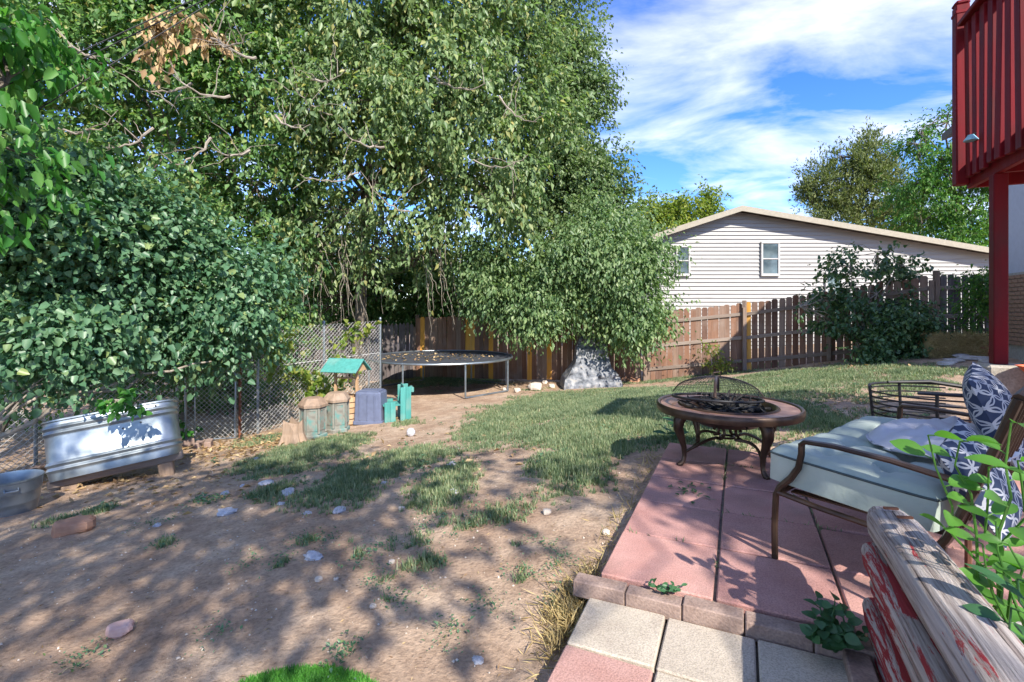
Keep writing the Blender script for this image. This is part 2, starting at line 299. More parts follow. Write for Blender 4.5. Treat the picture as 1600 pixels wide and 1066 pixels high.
def lattice_mat():
    m, nt, b = nodes('navy_lattice_fabric'); tc = nt.nodes.new('ShaderNodeTexCoord'); mp = nt.nodes.new('ShaderNodeMapping'); mp.inputs['Scale'].default_value = (11, 11, 0)
    nt.links.new(tc.outputs['Object'], mp.inputs[0]); fac = None
    for off in ((0, 0), (.5, .5)):
        a = nt.nodes.new('ShaderNodeVectorMath'); a.operation = 'ADD'; a.inputs[1].default_value = (off[0], off[1], 0); nt.links.new(mp.outputs[0], a.inputs[0])
        fr = nt.nodes.new('ShaderNodeVectorMath'); fr.operation = 'FRACTION'; nt.links.new(a.outputs[0], fr.inputs[0])
        sb = nt.nodes.new('ShaderNodeVectorMath'); sb.operation = 'SUBTRACT'; sb.inputs[1].default_value = (.5, .5, 0); nt.links.new(fr.outputs[0], sb.inputs[0])
        ln = nt.nodes.new('ShaderNodeVectorMath'); ln.operation = 'LENGTH'; nt.links.new(sb.outputs[0], ln.inputs[0])
        cm = nt.nodes.new('ShaderNodeMath'); cm.operation = 'COMPARE'; cm.inputs[1].default_value = .45; cm.inputs[2].default_value = .042; nt.links.new(ln.outputs['Value'], cm.inputs[0])
        if fac is None: fac = cm.outputs[0]
        else:
            mm = nt.nodes.new('ShaderNodeMath'); mm.operation = 'MAXIMUM'; nt.links.new(fac, mm.inputs[0]); nt.links.new(cm.outputs[0], mm.inputs[1]); fac = mm.outputs[0]
    nt.links.new(mixc(nt, fac, (.022, .036, .080), (.42, .42, .44)), b.inputs['Base Color']); b.inputs['Roughness'].default_value = .85; return m
M['lattice'] = lattice_mat()
# ---------------------------------------------------------------- ground
CTRL = np.array([(.3,2.0,-.16),(.42,2.4,-.12),(1.0,3.6,-.09),(1.4,4.6,-.08),(2.5,5.0,-.05),(4,5.5,.0),(6,7,.1),(9.3,11,.24),(8,10.3,.2),(11,11,.35),(6.2,13.3,-.43),
  (3.6,13.4,-.74),(.9,6.8,-.32),(-1.2,11,-.8),(-1,15.3,-.88),(-3,13,-.86),(-2.8,10.6,-.86),(-5.1,8.4,-1.0),(-4.6,5.6,-.76),(-4.2,4.5,-.64),(-1.5,3,-.32),(-1,1.5,-.22),(-3,2,-.38),
  (4.5,9.5,-.22),(2,9,-.45),(-1,7,-.6),(-7,6,-.95),(-8,12,-1.0),(3,1,-.05),(0,-4,-.2),(-6,-3,-.5),(8,3,0),(14,16,.2),(4,18,-.7),(-8,20,-1),(14,5,.3),(20,25,0),(-18,8,-1.1),(-18,25,-1),(5,30,-.6),(25,10,.4),(12,-12,0),(-12,-12,-.6)])
def _tps():
    n = len(CTRL); d = np.linalg.norm(CTRL[:, None, :2]-CTRL[None, :, :2], axis=-1)
    K = np.where(d > 0, d*d*np.log(np.maximum(d, 1e-9)), 0)+np.eye(n)*.15
    Pm = np.c_[np.ones(n), CTRL[:, :2]]; A = np.block([[K, Pm], [Pm.T, np.zeros((3, 3))]])
    return np.linalg.solve(A, np.r_[CTRL[:, 2], 0, 0, 0])
TP = _tps()
UX, UY, VX, VY = .416, .909, .909, -.416                  # patio axes: u runs away from the camera, v to the right
PO = (.41, 2.345); TS = .505                              # patio front-left corner, big paver pitch
def uv2w(a, bb): return (PO[0]+a*VX+bb*UX, PO[1]+a*VY+bb*UY)
def w2uv(x, y): dx, dy = x-PO[0], y-PO[1]; return dx*VX+dy*VY, dx*UX+dy*UY
def gz(x, y):
    x = np.atleast_1d(np.asarray(x, float)); y = np.atleast_1d(np.asarray(y, float))
    xc, yc = np.clip(x, -20, 26), np.clip(y, -13, 31)
    d = np.sqrt((xc[:, None]-CTRL[:, 0])**2+(yc[:, None]-CTRL[:, 1])**2)
    z = (np.where(d > 0, d*d*np.log(np.maximum(d, 1e-9)), 0) @ TP[:-3])+TP[-3]+TP[-2]*xc+TP[-1]*yc
    a, bb = w2uv(x, y)
    z += (fbm2(x, y, 1.3, 3)-.5)*.05+(fbm2(x, y, 6, 9)-.5)*.018
    inside = (a > -.0) & (a < 3.1) & (bb > -.02) & (bb < 5*TS)
    z = np.where(inside, np.minimum(z, -.07), z)
    low = (a > -.03) & (a < 1.35) & (bb > -3) & (bb <= -.02)
    return np.where(low, np.minimum(z, -.13), z)
def g1(x, y): return float(gz(x, y)[0])
_DS = .8*1.05**np.arange(90)
def hit(px, py):                                          # where the sight line of a photo spot meets the ground
    lo, hi = None, None; ds = _DS
    for _ in range(3):
        z = CH-(py-HZ)/F*ds; k = np.nonzero(z < gz((px-800)/F*ds, ds))[0]
        if not len(k): return P(px, py, 40)
        k = max(1, k[0]); lo, hi = ds[k-1], ds[k]; ds = np.linspace(lo, hi, 12)
    p = P(px, py, hi); return Vector((p.x, p.y, g1(p.x, p.y)))
# patches of grass: photo spot, half width, half height, density
GB = [(480,710,110,30,.8),(560,745,90,35,.85),(640,720,90,28,.75),(420,770,70,25,.55),(700,745,80,35,.7),(690,790,60,25,.5),(790,800,70,18,.65),(640,848,55,18,.6),(665,880,45,14,.55),(880,740,90,45,.95),
      (770,670,70,25,.8),(900,640,160,40,1),(1000,650,120,35,1),(1050,620,150,22,1),(1250,590,190,25,.72),(1380,600,120,30,.62),(1330,650,90,25,.45),(1200,640,90,40,.95),(930,690,70,30,.85),(640,660,70,12,.5),(820,855,40,12,.35),(870,880,25,15,.5),(1440,580,90,12,.8),
      (620,940,40,14,.4),(230,820,40,12,.5),(390,880,18,20,.3),(90,815,35,14,.35),(330,1010,25,16,.3),(770,950,30,12,.3),(540,850,50,20,.3),(700,590,90,14,.9),(1100,585,150,10,.7),(860,615,60,8,.4),(400,690,70,14,.6),(560,870,16,8,.6),(480,845,18,8,.6),(440,880,14,8,.55),(150,800,26,8,.6),(300,790,30,8,.5),(730,820,25,8,.6),(600,905,18,8,.5),(820,900,26,9,.6),(700,1000,14,7,.4),(260,850,18,7,.5),(880,960,20,9,.5),(540,1020,14,8,.5),(120,1040,18,9,.4),(680,820,70,14,.4),(500,780,60,14,.5)]
GW = []
for px, py, rx, ry, dn in GB:
    c = hit(px, py); t = hit(px, py-ry); bt = hit(px, py+ry); GW.append((c.x, c.y, rx*c.y/F, max(.12, (t.y-bt.y)/2), dn))
def gdens(x, y):
    g = np.zeros_like(x)
    for cx, cy, rx, ry, dn in GW: g = np.maximum(g, dn*np.exp(-1.1*(((x-cx)/rx)**2+((y-cy)/ry)**2)))
    g = g*1.5*(.25+1.1*fbm2(x, y, 2.2, 21)+.0)-.70*np.maximum(0, 1.1-fbm2(x, y, 1.6, 5)*1.2)
    a, bb = w2uv(x, y)
    g = np.where((a > -.06) & (a < 3.1) & (bb > -3) & (bb < 5*TS+.02), 0, g)
    return np.clip(g, 0, 1)
def make_ground():
    def axis(lo, hi, st, far):
        c = list(np.arange(lo, hi+1e-6, st)); a = st; x = lo; L = []
        while x > -far: a *= 1.35; x -= a; L.append(x)
        a = st; x = c[-1]; H = []
        while x < far: a *= 1.35; x += a; H.append(x)
        return np.array(L[::-1]+c+H)
    xs = axis(-8, 12, .07, 900); ys = axis(.4, 16, .07, 1500)
    X, Y = np.meshgrid(xs, ys); x, y = X.ravel(), Y.ravel(); z = np.concatenate([gz(x[i:i+20000], y[i:i+20000]) for i in range(0, len(x), 20000)])
    nx, ny = len(xs), len(ys); i = (np.arange(ny-1)[:, None]*nx+np.arange(nx-1)[None]).ravel()
    me = np_mesh('ground', np.c_[x, y, z], np.c_[i, i+1, i+nx+1, i+nx])
    me.polygons.foreach_set('use_smooth', [True]*len(me.polygons))
    at = me.attributes.new('cover', 'FLOAT', 'POINT'); at.data.foreach_set('value', gdens(x, y).astype(np.float32))
    m, nt, b = nodes('dirt_and_lawn')
    n1 = noise(nt, 1.6, 6); n2 = noise(nt, 38, 6, rough=.7); n3 = noise(nt, 7, 5)
    dirt = ramp(nt, [(.3, (.35, .235, .160)), (.5, (.44, .315, .222)), (.72, (.52, .40, .295))], n1)
    dirt = mixc(nt, .75, dirt, ramp(nt, [(.3, (.45, .42, .40)), (.5, (.95, .95, .95)), (.72, (1.3, 1.28, 1.25))], n2), 'MULTIPLY')
    dirt = mixc(nt, .5, dirt, ramp(nt, [(.35, (.62, .58, .56)), (.6, (1.1, 1.1, 1.1))], n3), 'MULTIPLY')
    cv = nt.nodes.new('ShaderNodeAttribute'); cv.attribute_name = 'cover'
    thatch = ramp(nt, [(.3, (.10, .105, .05)), (.7, (.22, .20, .12))], n2)
    f = ramp(nt, [(.12, (0, 0, 0)), (.75, (.8, .8, .8))], cv.outputs['Fac'])
    nt.links.new(mixc(nt, f, dirt, thatch), b.inputs['Base Color']); b.inputs['Roughness'].default_value = .95; b.inputs['Specular IOR Level'].default_value = .15
    bump(nt, b, n2, .9, .02)
    o = link('ground', me, m); tag(o, 'bare pinkish brown dirt yard with patches of thin lawn', None, None, 'structure')
make_ground()
# ---------------------------------------------------------------- leaves, grass, trees
def leaf_mesh(name, pos, dirs, nrm, L, Wd, fold=.25, full=False):
    n = len(pos); d = dirs/np.linalg.norm(dirs, axis=1, keepdims=True)
    s = np.cross(d, nrm); s /= np.maximum(np.linalg.norm(s, axis=1, keepdims=True), 1e-6); u = np.cross(s, d)
    L = np.asarray(L).reshape(-1, 1)*np.ones((n, 1)); Wd = np.asarray(Wd).reshape(-1, 1)*np.ones((n, 1))
    a = pos; t = pos+d*L-u*L*.12; m = pos+d*L*.42
    if full:                                                # six-cornered leaf
        m1, m2 = pos+d*L*.22-u*L*.01, pos+d*L*.66-u*L*.05; k = np.arange(n)[:, None]*6
        co = np.stack([a, m1-s*Wd*.46+u*Wd*fold, m2-s*Wd*.36+u*Wd*fold*.7, t, m2+s*Wd*.36+u*Wd*fold*.7, m1+s*Wd*.46+u*Wd*fold], 1).reshape(-1, 3)
        return np_mesh(name, co, np.concatenate([k+np.array([[0, 1, 2, 3]]), k+np.array([[0, 3, 4, 5]])], 0))
    l = m+s*Wd*.5+u*Wd*fold; r = m-s*Wd*.5+u*Wd*fold
    co = np.stack([a, r, t, l], 1).reshape(-1, 3); k = np.arange(n)[:, None]*4
    return np_mesh(name, co, np.concatenate([k+np.array([[0, 1, 2]]), k+np.array([[0, 2, 3]])], 0))
def blob_points(blobs, n, shell=.45, thr=.0, nsc=1.1, seed=1):
    B = np.array([b[:6] for b in blobs]); w = B[:, 3]*B[:, 4]+B[:, 4]*B[:, 5]+B[:, 3]*B[:, 5]
    if len(blobs[0]) > 6: w = w*np.array([b[6] for b in blobs])
    k = rng.choice(len(B), n, p=w/w.sum()); v = rng.normal(size=(n, 3)); v /= np.linalg.norm(v, axis=1, keepdims=True)
    r = rng.random(n)**shell; p = B[k, :3]+v*r[:, None]*B[k, 3:6]
    p += (np.stack([vnoise(p*.9+i*13, seed+i) for i in range(3)], -1)-.5)*.9*np.minimum(1, B[k, 3:6])
    keep = vnoise(p*nsc, seed+9) > thr if thr else np.ones(n, bool)
    return p[keep], v[keep]
def foliage(name, mat, parent, origin, blobs, n, cl=18, sig=.2, L=.12, Wd=.065, droop=.6, thr=.3, shell=.42, seed=1, nsc=1.1, zs=.7, full=False):
    c, v = blob_points(blobs, int(n/cl), shell, thr, nsc, seed); m = len(c)
    tw = v*.7+rng.normal(size=(m, 3))*.55+np.array([0, 0, -.45*droop]); tw /= np.linalg.norm(tw, axis=1, keepdims=True)     # every clump is a spray along its own twig
    t = rng.random((m, cl, 1))-.25; off = tw[:, None]*t*sig*4.2*(.5+rng.random((m, 1, 1)))+rng.normal(size=(m, cl, 3))*sig*.42*np.array([1, 1, zs]); pos = (c[:, None]+off).reshape(-1, 3)
    out = np.repeat(v, cl, 0); N = len(pos)
    d = out*.3+np.repeat(tw, cl, 0)*.4+np.array([0, 0, -droop*.9])+rng.normal(size=(N, 3))*.55
    nm = np.array([0, 0, .9])+out*.5+rng.normal(size=(N, 3))*.55
    l = L*(.4+1.0*rng.random(N)); me = leaf_mesh(name, pos-np.array(origin), d, nm, l, l*Wd/L, .25, full)
    return link(name, me, mat, parent), c
def curve(p0, p1, n=6, sag=.0, jit=.08, out=None):
    p0, p1 = Vector(p0), Vector(p1); L = (p1-p0).length; pts = []
    for k in range(n+1):
        t = k/n; p = p0.lerp(p1, t)+Vector((0, 0, sag*4*t*(1-t)*L))
        if 0 < k < n: p += Vector((random.gauss(0, 1), random.gauss(0, 1), random.gauss(0, 1)))*jit*L*.5
        pts.append(p)
    return pts
def taper(r0, r1, n): return [r0+(r1-r0)*k/n for k in range(n+1)]
def tree(name, label, cat, base, fork, blobs, n, mat, tr=.14, bark='bark', subs=10, group=None, **kw):
    base = Vector(base); root = thing(name, label, cat, base, 0, group)
    _, c = foliage('crown', mat, root, base, blobs, n, **kw)
    mb = MB(); fk = Vector(fork)
    mb.tube([p-base for p in curve(base-Vector((0, 0, .15)), fk, 6, 0, .03)], [tr*1.35]+taper(tr, tr*.75, 5), 9)
    for b in blobs:
        bc = Vector(b[:3]); rr = max(.012, tr*.42)
        mb.tube([p-base for p in curve(fk, bc, 6, .06, .06)], taper(rr, rr*.35, 6), 6)
        near = c[np.argsort(((c-np.array(b[:3]))**2).sum(1))[:max(30, len(c)//len(blobs))]]
        for q in near[rng.choice(len(near), min(subs, len(near)), replace=False)]:
            mb.tube([p-base for p in curve(bc, q, 4, .05, .09)], taper(rr*.35, .005, 4), 4, False)
    mb.build('trunk', M[bark], root, True); return root, c
def E(px, py, d, rx, ry=None, rz=None, w=1):                # foliage lobe whose centre is sighted in the photo, radii in metres
    p = P(px, py, d); return (p.x, p.y, p.z, rx, ry or rx, rz or rx, w)
def on(px, d): x = (px-800)/F*d; return Vector((x, d, g1(x, d)))
bA = on(330, 12.5)
RA, _ = tree('boxelder_tree', 'tall dark green box elder rising behind the low wire gate', 'tree', bA, P(340, 380, 12.5),
     [E(60,60,11,2.3), E(190,120,11.5,2.2), E(300,40,12,2.3), E(120,230,11,1.7), E(270,230,11.5,1.7), E(380,150,12,1.9), E(400,290,12.3,1.5), E(40,-120,12,2.5), E(230,-120,12,2.7), E(380,-90,12.5,2.4), E(20,260,10.5,1.4), E(330,330,12,1.1), E(440,380,12.5,.9,.9,1.0), E(200,320,11.5,1.2)],
     105000, M['leafA'], .17, thr=.33, L=.16, Wd=.085, seed=11, subs=12)
bB = on(560, 14)
RB, _ = tree('poplar_tree', 'pale green drooping poplar behind the tall wire fence, crown widest', 'tree', bB, P(570, 300, 13.5),
     [E(500,60,12.5,2.3), E(620,40,12.5,2.4), E(740,60,13,2.3), E(560,170,12.2,1.9), E(690,170,12.4,2.1), E(640,270,12.3,1.5), E(500,230,12.5,1.5), E(780,190,13,1.9), E(760,290,12.7,1.5), E(690,330,12.5,1.0), E(480,330,13,1.0), E(560,-110,13,2.8), E(720,-110,13,2.8), E(800,330,13,1.2), E(590,350,14.5,1.0,1,.9,.5), E(585,395,12.8,.7,.6,.7,.8), E(640,420,13,.6,.5,.6,.6), E(480,400,12.6,.7,.6,.7,.7), E(545,330,12.6,.8,.7,.7,.7), E(680,400,13,.6,.5,.7,.7)],
     105000, M['leafB'], .16, thr=.36, L=.16, Wd=.08, seed=23, droop=.9, subs=14)
def bare(root, base, spots, dlo, dhi):
    base = Vector(base)
    for px, py in spots:
        mb = MB(); d = random.uniform(dlo, dhi); a = P(px, py, d); b = P(px+random.choice((-1, 1))*random.uniform(50, 95), py+random.uniform(-75, 45), d-random.uniform(.2, .7)); q = curve(a, b, 9, -.16, .035)
        mb.tube([p-base for p in q], taper(random.uniform(.018, .030), .006, 9), 6)
        for k in range(6):
            o = q[random.randint(2, 8)]; e = o+Vector((random.gauss(0, .35), random.gauss(-.1, .2), random.gauss(.05, .35))); mb.tube([p-base for p in curve(o, e, 5, .05, .06)], taper(.009, .003, 5), 4, False)
        mb.build('bare_branch', M['palebark'], root, True)
bare(RA, bA, ((300,130),(360,150),(330,215),(390,235),(430,180),(150,90),(90,200),(240,200),(400,90),(330,60)), 9.0, 9.8)
bare(RB, bB, ((520,180),(600,230),(680,120),(560,270),(740,250),(640,330),(480,120),(780,150)), 10.0, 10.9)
bC = on(850, 17.5)
tree('elm_tree', 'tall narrow grey green elm whose edge meets the open sky', 'tree', bC, P(850, 330, 16.5),
     [E(850,20,15.5,1.9), E(860,120,15.5,1.8), E(870,210,15.5,1.75), E(890,290,15.5,1.6), E(930,335,15.5,1.45), E(835,300,15.3,1.7), E(860,-90,15.5,1.8), E(900,150,15.3,1.0), E(893,60,15.3,.75), E(920,250,15.3,.9), E(970,330,15.2,.8)],
     85000, M['leafC'], .16, thr=.28, L=.12, Wd=.07, seed=31, droop=.7, sig=.17)
bD = on(905, 13.6)
tree('weeping_tree', 'low rounded weeping tree hanging over the wooden fence and grey rock fountain', 'tree', bD, P(900, 480, 13.6),
     [E(900,410,12.9,1.35,1.0,1.0), E(960,420,12.9,1.1), E(850,440,12.8,1.25,.9,.9), E(780,430,12.8,.95,.8,.8), E(970,465,12.9,1.0,.8,.8), E(905,450,12.9,1.0,.6,.6), E(830,475,12.6,.75,.6,.55), E(990,505,12.7,.5,.5,.45), E(850,490,12.6,.4,.4,.3), E(1015,400,13,.6), E(1000,500,12.6,.5), E(940,360,13.2,.9), E(760,400,12.9,.6)],
     72000, M['leafD'], .10, thr=.36, nsc=1.5, L=.115, Wd=.06, seed=41, droop=1.1, sig=.21)
bE = Vector((-6.9, 6.2, g1(-6.9, 6.2)))
E1, cE = tree('lilac_shrub', 'dense blue green broad leaved shrub spilling over the wire fence above the steel trough', 'shrub', bE, P(40, 590, 6.4),
     [E(50,410,6.3,1.15), E(180,430,6.8,1.15), E(300,460,7.4,1.05), E(120,505,6.4,.65), E(20,520,5.9,.6), E(250,370,7.2,.8), E(370,430,8,.75), E(350,490,7.8,.6), E(60,330,6.5,.9), E(230,500,7,.55), E(385,520,8.1,.3)],
     56000, M['leafE'], .09, 'palebark', thr=.36, nsc=1.3, L=.092, Wd=.074, seed=51, full=True, droop=.6, sig=.2, subs=8)
mb = MB()                                                    # bare grey limbs under the shrub
for a, bq, r in (((-30,700,5.5),(210,585,6.3),.035), ((-20,690,5.5),(130,560,6.0),.022), ((60,655,5.7),(330,565,7.2),.028), ((-20,660,5.6),(90,590,5.8),.016), ((20,640,5.6),(100,570,5.9),.012), ((70,650,5.7),(105,620,5.7),.012)):
    q = curve(P(*a), P(*bq), 7, .05, .05); mb.tube([p-bE for p in q], taper(r, r*.4, 7), 7)
mb.build('limb', M['palebark'], E1, True)
# overhanging maple at the left edge, trunk outside the view
bF = Vector((-6.6, 3.6, g1(-6.6, 3.6)))
tree('maple_tree', 'bright green large leaved maple reaching in over the yard beside the shrub', 'tree', bF, Vector((-6.3, 3.7, 3.2)),
     [E(-70,100,4.6,.55), E(-20,30,5.0,.5), E(10,130,5.2,.3), E(-20,230,5.0,.4), E(20,50,5.4,.35), E(-20,300,5,.25), (-6.2,3.2,4.6,1.5,1.3,1.1,.6), (-7,4,5,1.6,1.5,1.1,.6)],
     6000, M['leafF'], .13, thr=.38, L=.15, Wd=.085, seed=61, full=True, droop=1.1, cl=10, sig=.2, subs=6)
# thicket: dim undergrowth with bare twigs behind the wire fence
bT = on(560, 15.8)
T1, cT = tree('thicket_shrub', 'tangled dark thicket with bare grey hanging twigs behind the wire fence', 'shrub', bT, P(560, 470, 15.6),
     [E(470,440,14,1.1,.8,1.0), E(560,450,16.2,1.3,.8,1.0), E(650,460,16.6,1.3,.7,.8), E(440,500,12.5,.9,.6,.6), E(700,430,16.3,1.2,.8,1.0), E(520,400,15.5,1.1,.8,.9), E(620,400,17,1.2,.8,.9), E(400,470,12.6,.8), E(740,470,16.2,.9,.6,.6), E(330,590,11,.9,.5,.8), E(400,620,11.3,.8,.4,.6), E(250,560,10,.9,.5,.8), E(470,600,11.8,.8,.4,.5), E(150,560,9.5,.9,.5,.9), E(330,520,11,.9,.5,.6), E(60,600,9,.9,.5,.8), E(420,430,18,1.6,.7,1.4), E(520,450,18.5,1.6,.7,1.4), E(620,450,18.5,1.5,.7,1.2), E(700,440,18.5,1.5,.7,1.3), E(770,450,18.5,1.4,.7,1.2), E(340,450,16,1.6,.7,1.3), E(470,540,16,1.3,.4,.6), E(540,500,17,1.3,.5,.6), E(640,490,17,1.3,.5,.5)],
     90000, M['leafA'], .06, thr=.27, L=.14, Wd=.08, seed=71, subs=14)
mb = MB()
for k in range(70):
    px = random.choice((500, 540, 548, 560, 480, 455, 690, 665))+random.gauss(0, 16); d = random.uniform(12.2, 13.6); y0 = random.uniform(340, 400); y1 = y0+random.uniform(60, 140)
    q = curve(P(px, y0, d), P(px+random.gauss(8, 18), y1, d-.2), 9, .05, .035); mb.tube([p-bT for p in q], taper(random.uniform(.006, .012), .003, 9), 4, False)
mb.build('bare_twigs', M['palebark'], T1, True)
# far trees behind the neighbour's house
tree('yellow_tree', 'yellow green flat topped tree peeking over the house roof beside the elm', 'tree', on(1060, 34), P(1065, 390, 34),
     [E(1030,335,34,1.7,1.5,1.1), E(1070,330,34,1.6,1.5,1.0), E(1005,345,34,1.3), E(1105,330,35,1.1,1,1.3), E(1108,308,35,.6), E(1050,360,34,1.8)], 16000, M['leafY'], .2, thr=.32, L=.22, Wd=.13, seed=81, sig=.28)
tree('juniper_tree', 'olive green juniper with upright plumes behind the siding house', 'tree', on(1340, 31), P(1340, 350, 31),
     [E(1345,270,30,1.6,1.5,2.0), E(1300,300,30,1.4,1.3,1.7), E(1275,275,30,.7,.7,1.2), E(1350,240,30,.9,.9,1.4), E(1385,290,30,1.3,1.2,1.9), E(1325,340,30,2.2,1.6,1.4), E(1385,340,30,1.8,1.6,1.5), E(1312,245,30,.45,.45,1.0), E(1262,310,30,.6,.6,1.2), E(1372,238,30,.5,.5,.9), E(1420,330,30,1.2)],
     42000, M['leafJ'], .22, thr=.3, L=.20, Wd=.07, seed=91, sig=.2, droop=-.7)
tree('locust_tree', 'bright green feathery locust standing behind the far corner of the fence', 'tree', on(1500, 24), P(1500, 350, 24),
     [E(1430,225,23,1.1,1,.6), E(1480,190,23,.9,.8,.5), E(1470,250,23,1.6,1.4,1.0), E(1530,260,23,1.8,1.5,1.3), E(1430,290,23.5,1.2,1.2,.9), E(1490,320,23,1.6,1.5,1.1), E(1550,330,23,1.6), E(1440,345,23.5,1.1,1,.7), E(1500,375,22.5,1.3,1,.6), E(1590,260,23,2), E(1440,205,23,.5,.5,.3)],
     42000, M['leafK'], .18, thr=.38, L=.17, Wd=.07, seed=101, sig=.24, zs=.35)
# shrubs by the right-hand fence
bS = hit(1345, 562)
S1, cS = tree('quince_shrub', 'open dark leaved shrub with crooked grey stems against the wooden fence', 'shrub', bS, P(1340, 535, bS.y),
     [E(1370,395,bS.y,.5,.5,.3), E(1330,420,bS.y,.5,.5,.35), E(1410,415,bS.y,.42,.4,.3), E(1290,470,bS.y,.45,.4,.3), E(1250,480,bS.y-.2,.3,.3,.3), E(1370,460,bS.y,.65,.5,.5), E(1420,480,bS.y,.5,.4,.5), E(1310,510,bS.y,.5,.4,.25), E(1440,440,bS.y+.1,.35,.3,.3), E(1350,500,bS.y,.5)],
     6500, M['leafS'], .055, 'palebark', thr=.42, L=.10, Wd=.065, seed=111, full=True, sig=.1, cl=10, nsc=2.2, subs=14)
bS2 = hit(1395, 562)
tree('low_shrub', 'low dense green shrub growing at the foot of the crooked shrub', 'shrub', bS2, bS2+Vector((0, .1, .2)),
     [E(1390,535,bS2.y,.45,.4,.35), E(1430,530,bS2.y+.1,.45,.4,.4), E(1365,555,bS2.y-.1,.3,.25,.2), E(1410,505,bS2.y,.4), E(1445,548,bS2.y,.3,.3,.25)], 7000, M['leafS'], .03, thr=.35, L=.085, Wd=.06, seed=121, full=True, sig=.1, cl=12, nsc=2)
tree('locust_sapling', 'bright green sapling growing beside the red deck post in front of dark pickets', 'shrub', on(1545, 10), P(1540, 520, 10),
     [E(1530,440,10,.35,.3,.3), E(1545,480,10,.4,.3,.35), E(1520,470,10,.22), E(1540,540,10,.35,.3,.3), E(1530,505,10,.25)], 4200, M['leafK'], .02, thr=.3, L=.08, Wd=.035, seed=131, sig=.09, cl=10, nsc=2)
# shade trees standing behind the viewer (outside the frame): they dapple the near yard
tree('shade_tree', 'broad ash tree behind the viewer shading the near dirt', 'tree', Vector((1.2, -4.6, -.2)), Vector((1.2, -4.4, 3.2)),
     [(.2,-1.9,4.9,1.5,1.4,.9), (-1.6,-2.2,5.3,1.6,1.5,1.0), (-3.4,-2.2,5.4,1.6,1.5,1.0), (.9,-3.4,6.6,1.8,1.6,1.2), (-.8,-3.6,6.8,1.7,1.6,1.2), (-2.6,-3.8,6.8,1.8,1.6,1.2), (-5,-2.0,5.6,1.5,1.5,1.0), (.9,-1.2,5.0,1.0,.9,.6,.5), (3.4,-3.1,5.6,1.1,1.0,.6,.12), (4.8,-3.3,5.9,1.1,1.0,.7,.35)], 22000, M['leafA'], .06, thr=.44, L=.15, Wd=.09, seed=141, sig=.24)
# ---------------------------------------------------------------- patio, path, edging
slab = lambda n, s, t, b: MB().bev((0, 0, -t/2), (s[0], s[1], t), b).mesh(n)
PR = math.atan2(VY, VX)
patio = thing('patio', 'raised patio of large square red concrete pavers', None, (PO[0], PO[1], 0), PR); patio['kind'] = 'structure'
me = slab('paver', (TS-.014, TS-.014), .055, .006)
for i in range(6):
    for j in range(5):
        again('paver', me, M['paverred'], patio, ((i+.5)*TS, (j+.5)*TS, random.uniform(-.004, .004)), (random.gauss(0, .003), random.gauss(0, .003), random.gauss(0, .004)))
MB().box((1.515, 1.26, -.05), (3.0, 2.5, .06)).build('bedding', M_noise('joint_sand', [(.3, (.09, .075, .06)), (.7, (.2, .17, .13))], 30, .95), patio)
path = thing('garden_path', 'lower path of smaller pale and pink square pavers', None, (PO[0], PO[1], 0), PR); path['kind'] = 'structure'
ps = .342; me = slab('paver', (ps-.010, ps-.010), .05, .006)
for i in range(3):
    for j in range(5):
        mt = M['pavergrey'] if j == 0 else M['paverpink'] if (i+j) % 2 or i == 0 else M['pavergrey']
        again('paver', me, mt, path, (-.02+(i+.5)*ps, -.1-(j+.5)*ps, -.06+random.uniform(-.003, .003)), (random.gauss(0, .004), random.gauss(0, .004), random.gauss(0, .005)))
MB().box((.5, -.95, -.12), (1.0, 1.7, .05)).build('bedding', bpy.data.materials['joint_sand'], path)
edge = thing('brick_edging', 'row of flat bricks edging the red patio step', None, (PO[0], PO[1], 0), PR); edge['kind'] = 'structure'
me = slab('brick', (.192, .085, .075), .075, .006) if False else MB().bev((0, 0, -.035), (.236, .085, .075), .005).mesh('brick')
for i in range(5): again('brick', me, M['brick'], edge, (.02+i*.241, -.052+random.gauss(0, .003), -.012+random.gauss(0, .004)), (random.gauss(0, .02), random.gauss(0, .012), random.gauss(0, .012)))
for i in range(6): again('brick', me, M['brick'], edge, (.995+random.gauss(0, .004), -.22-i*.245, -.02), (random.gauss(0, .03), random.gauss(0, .02), math.pi/2+random.gauss(0, .03)))
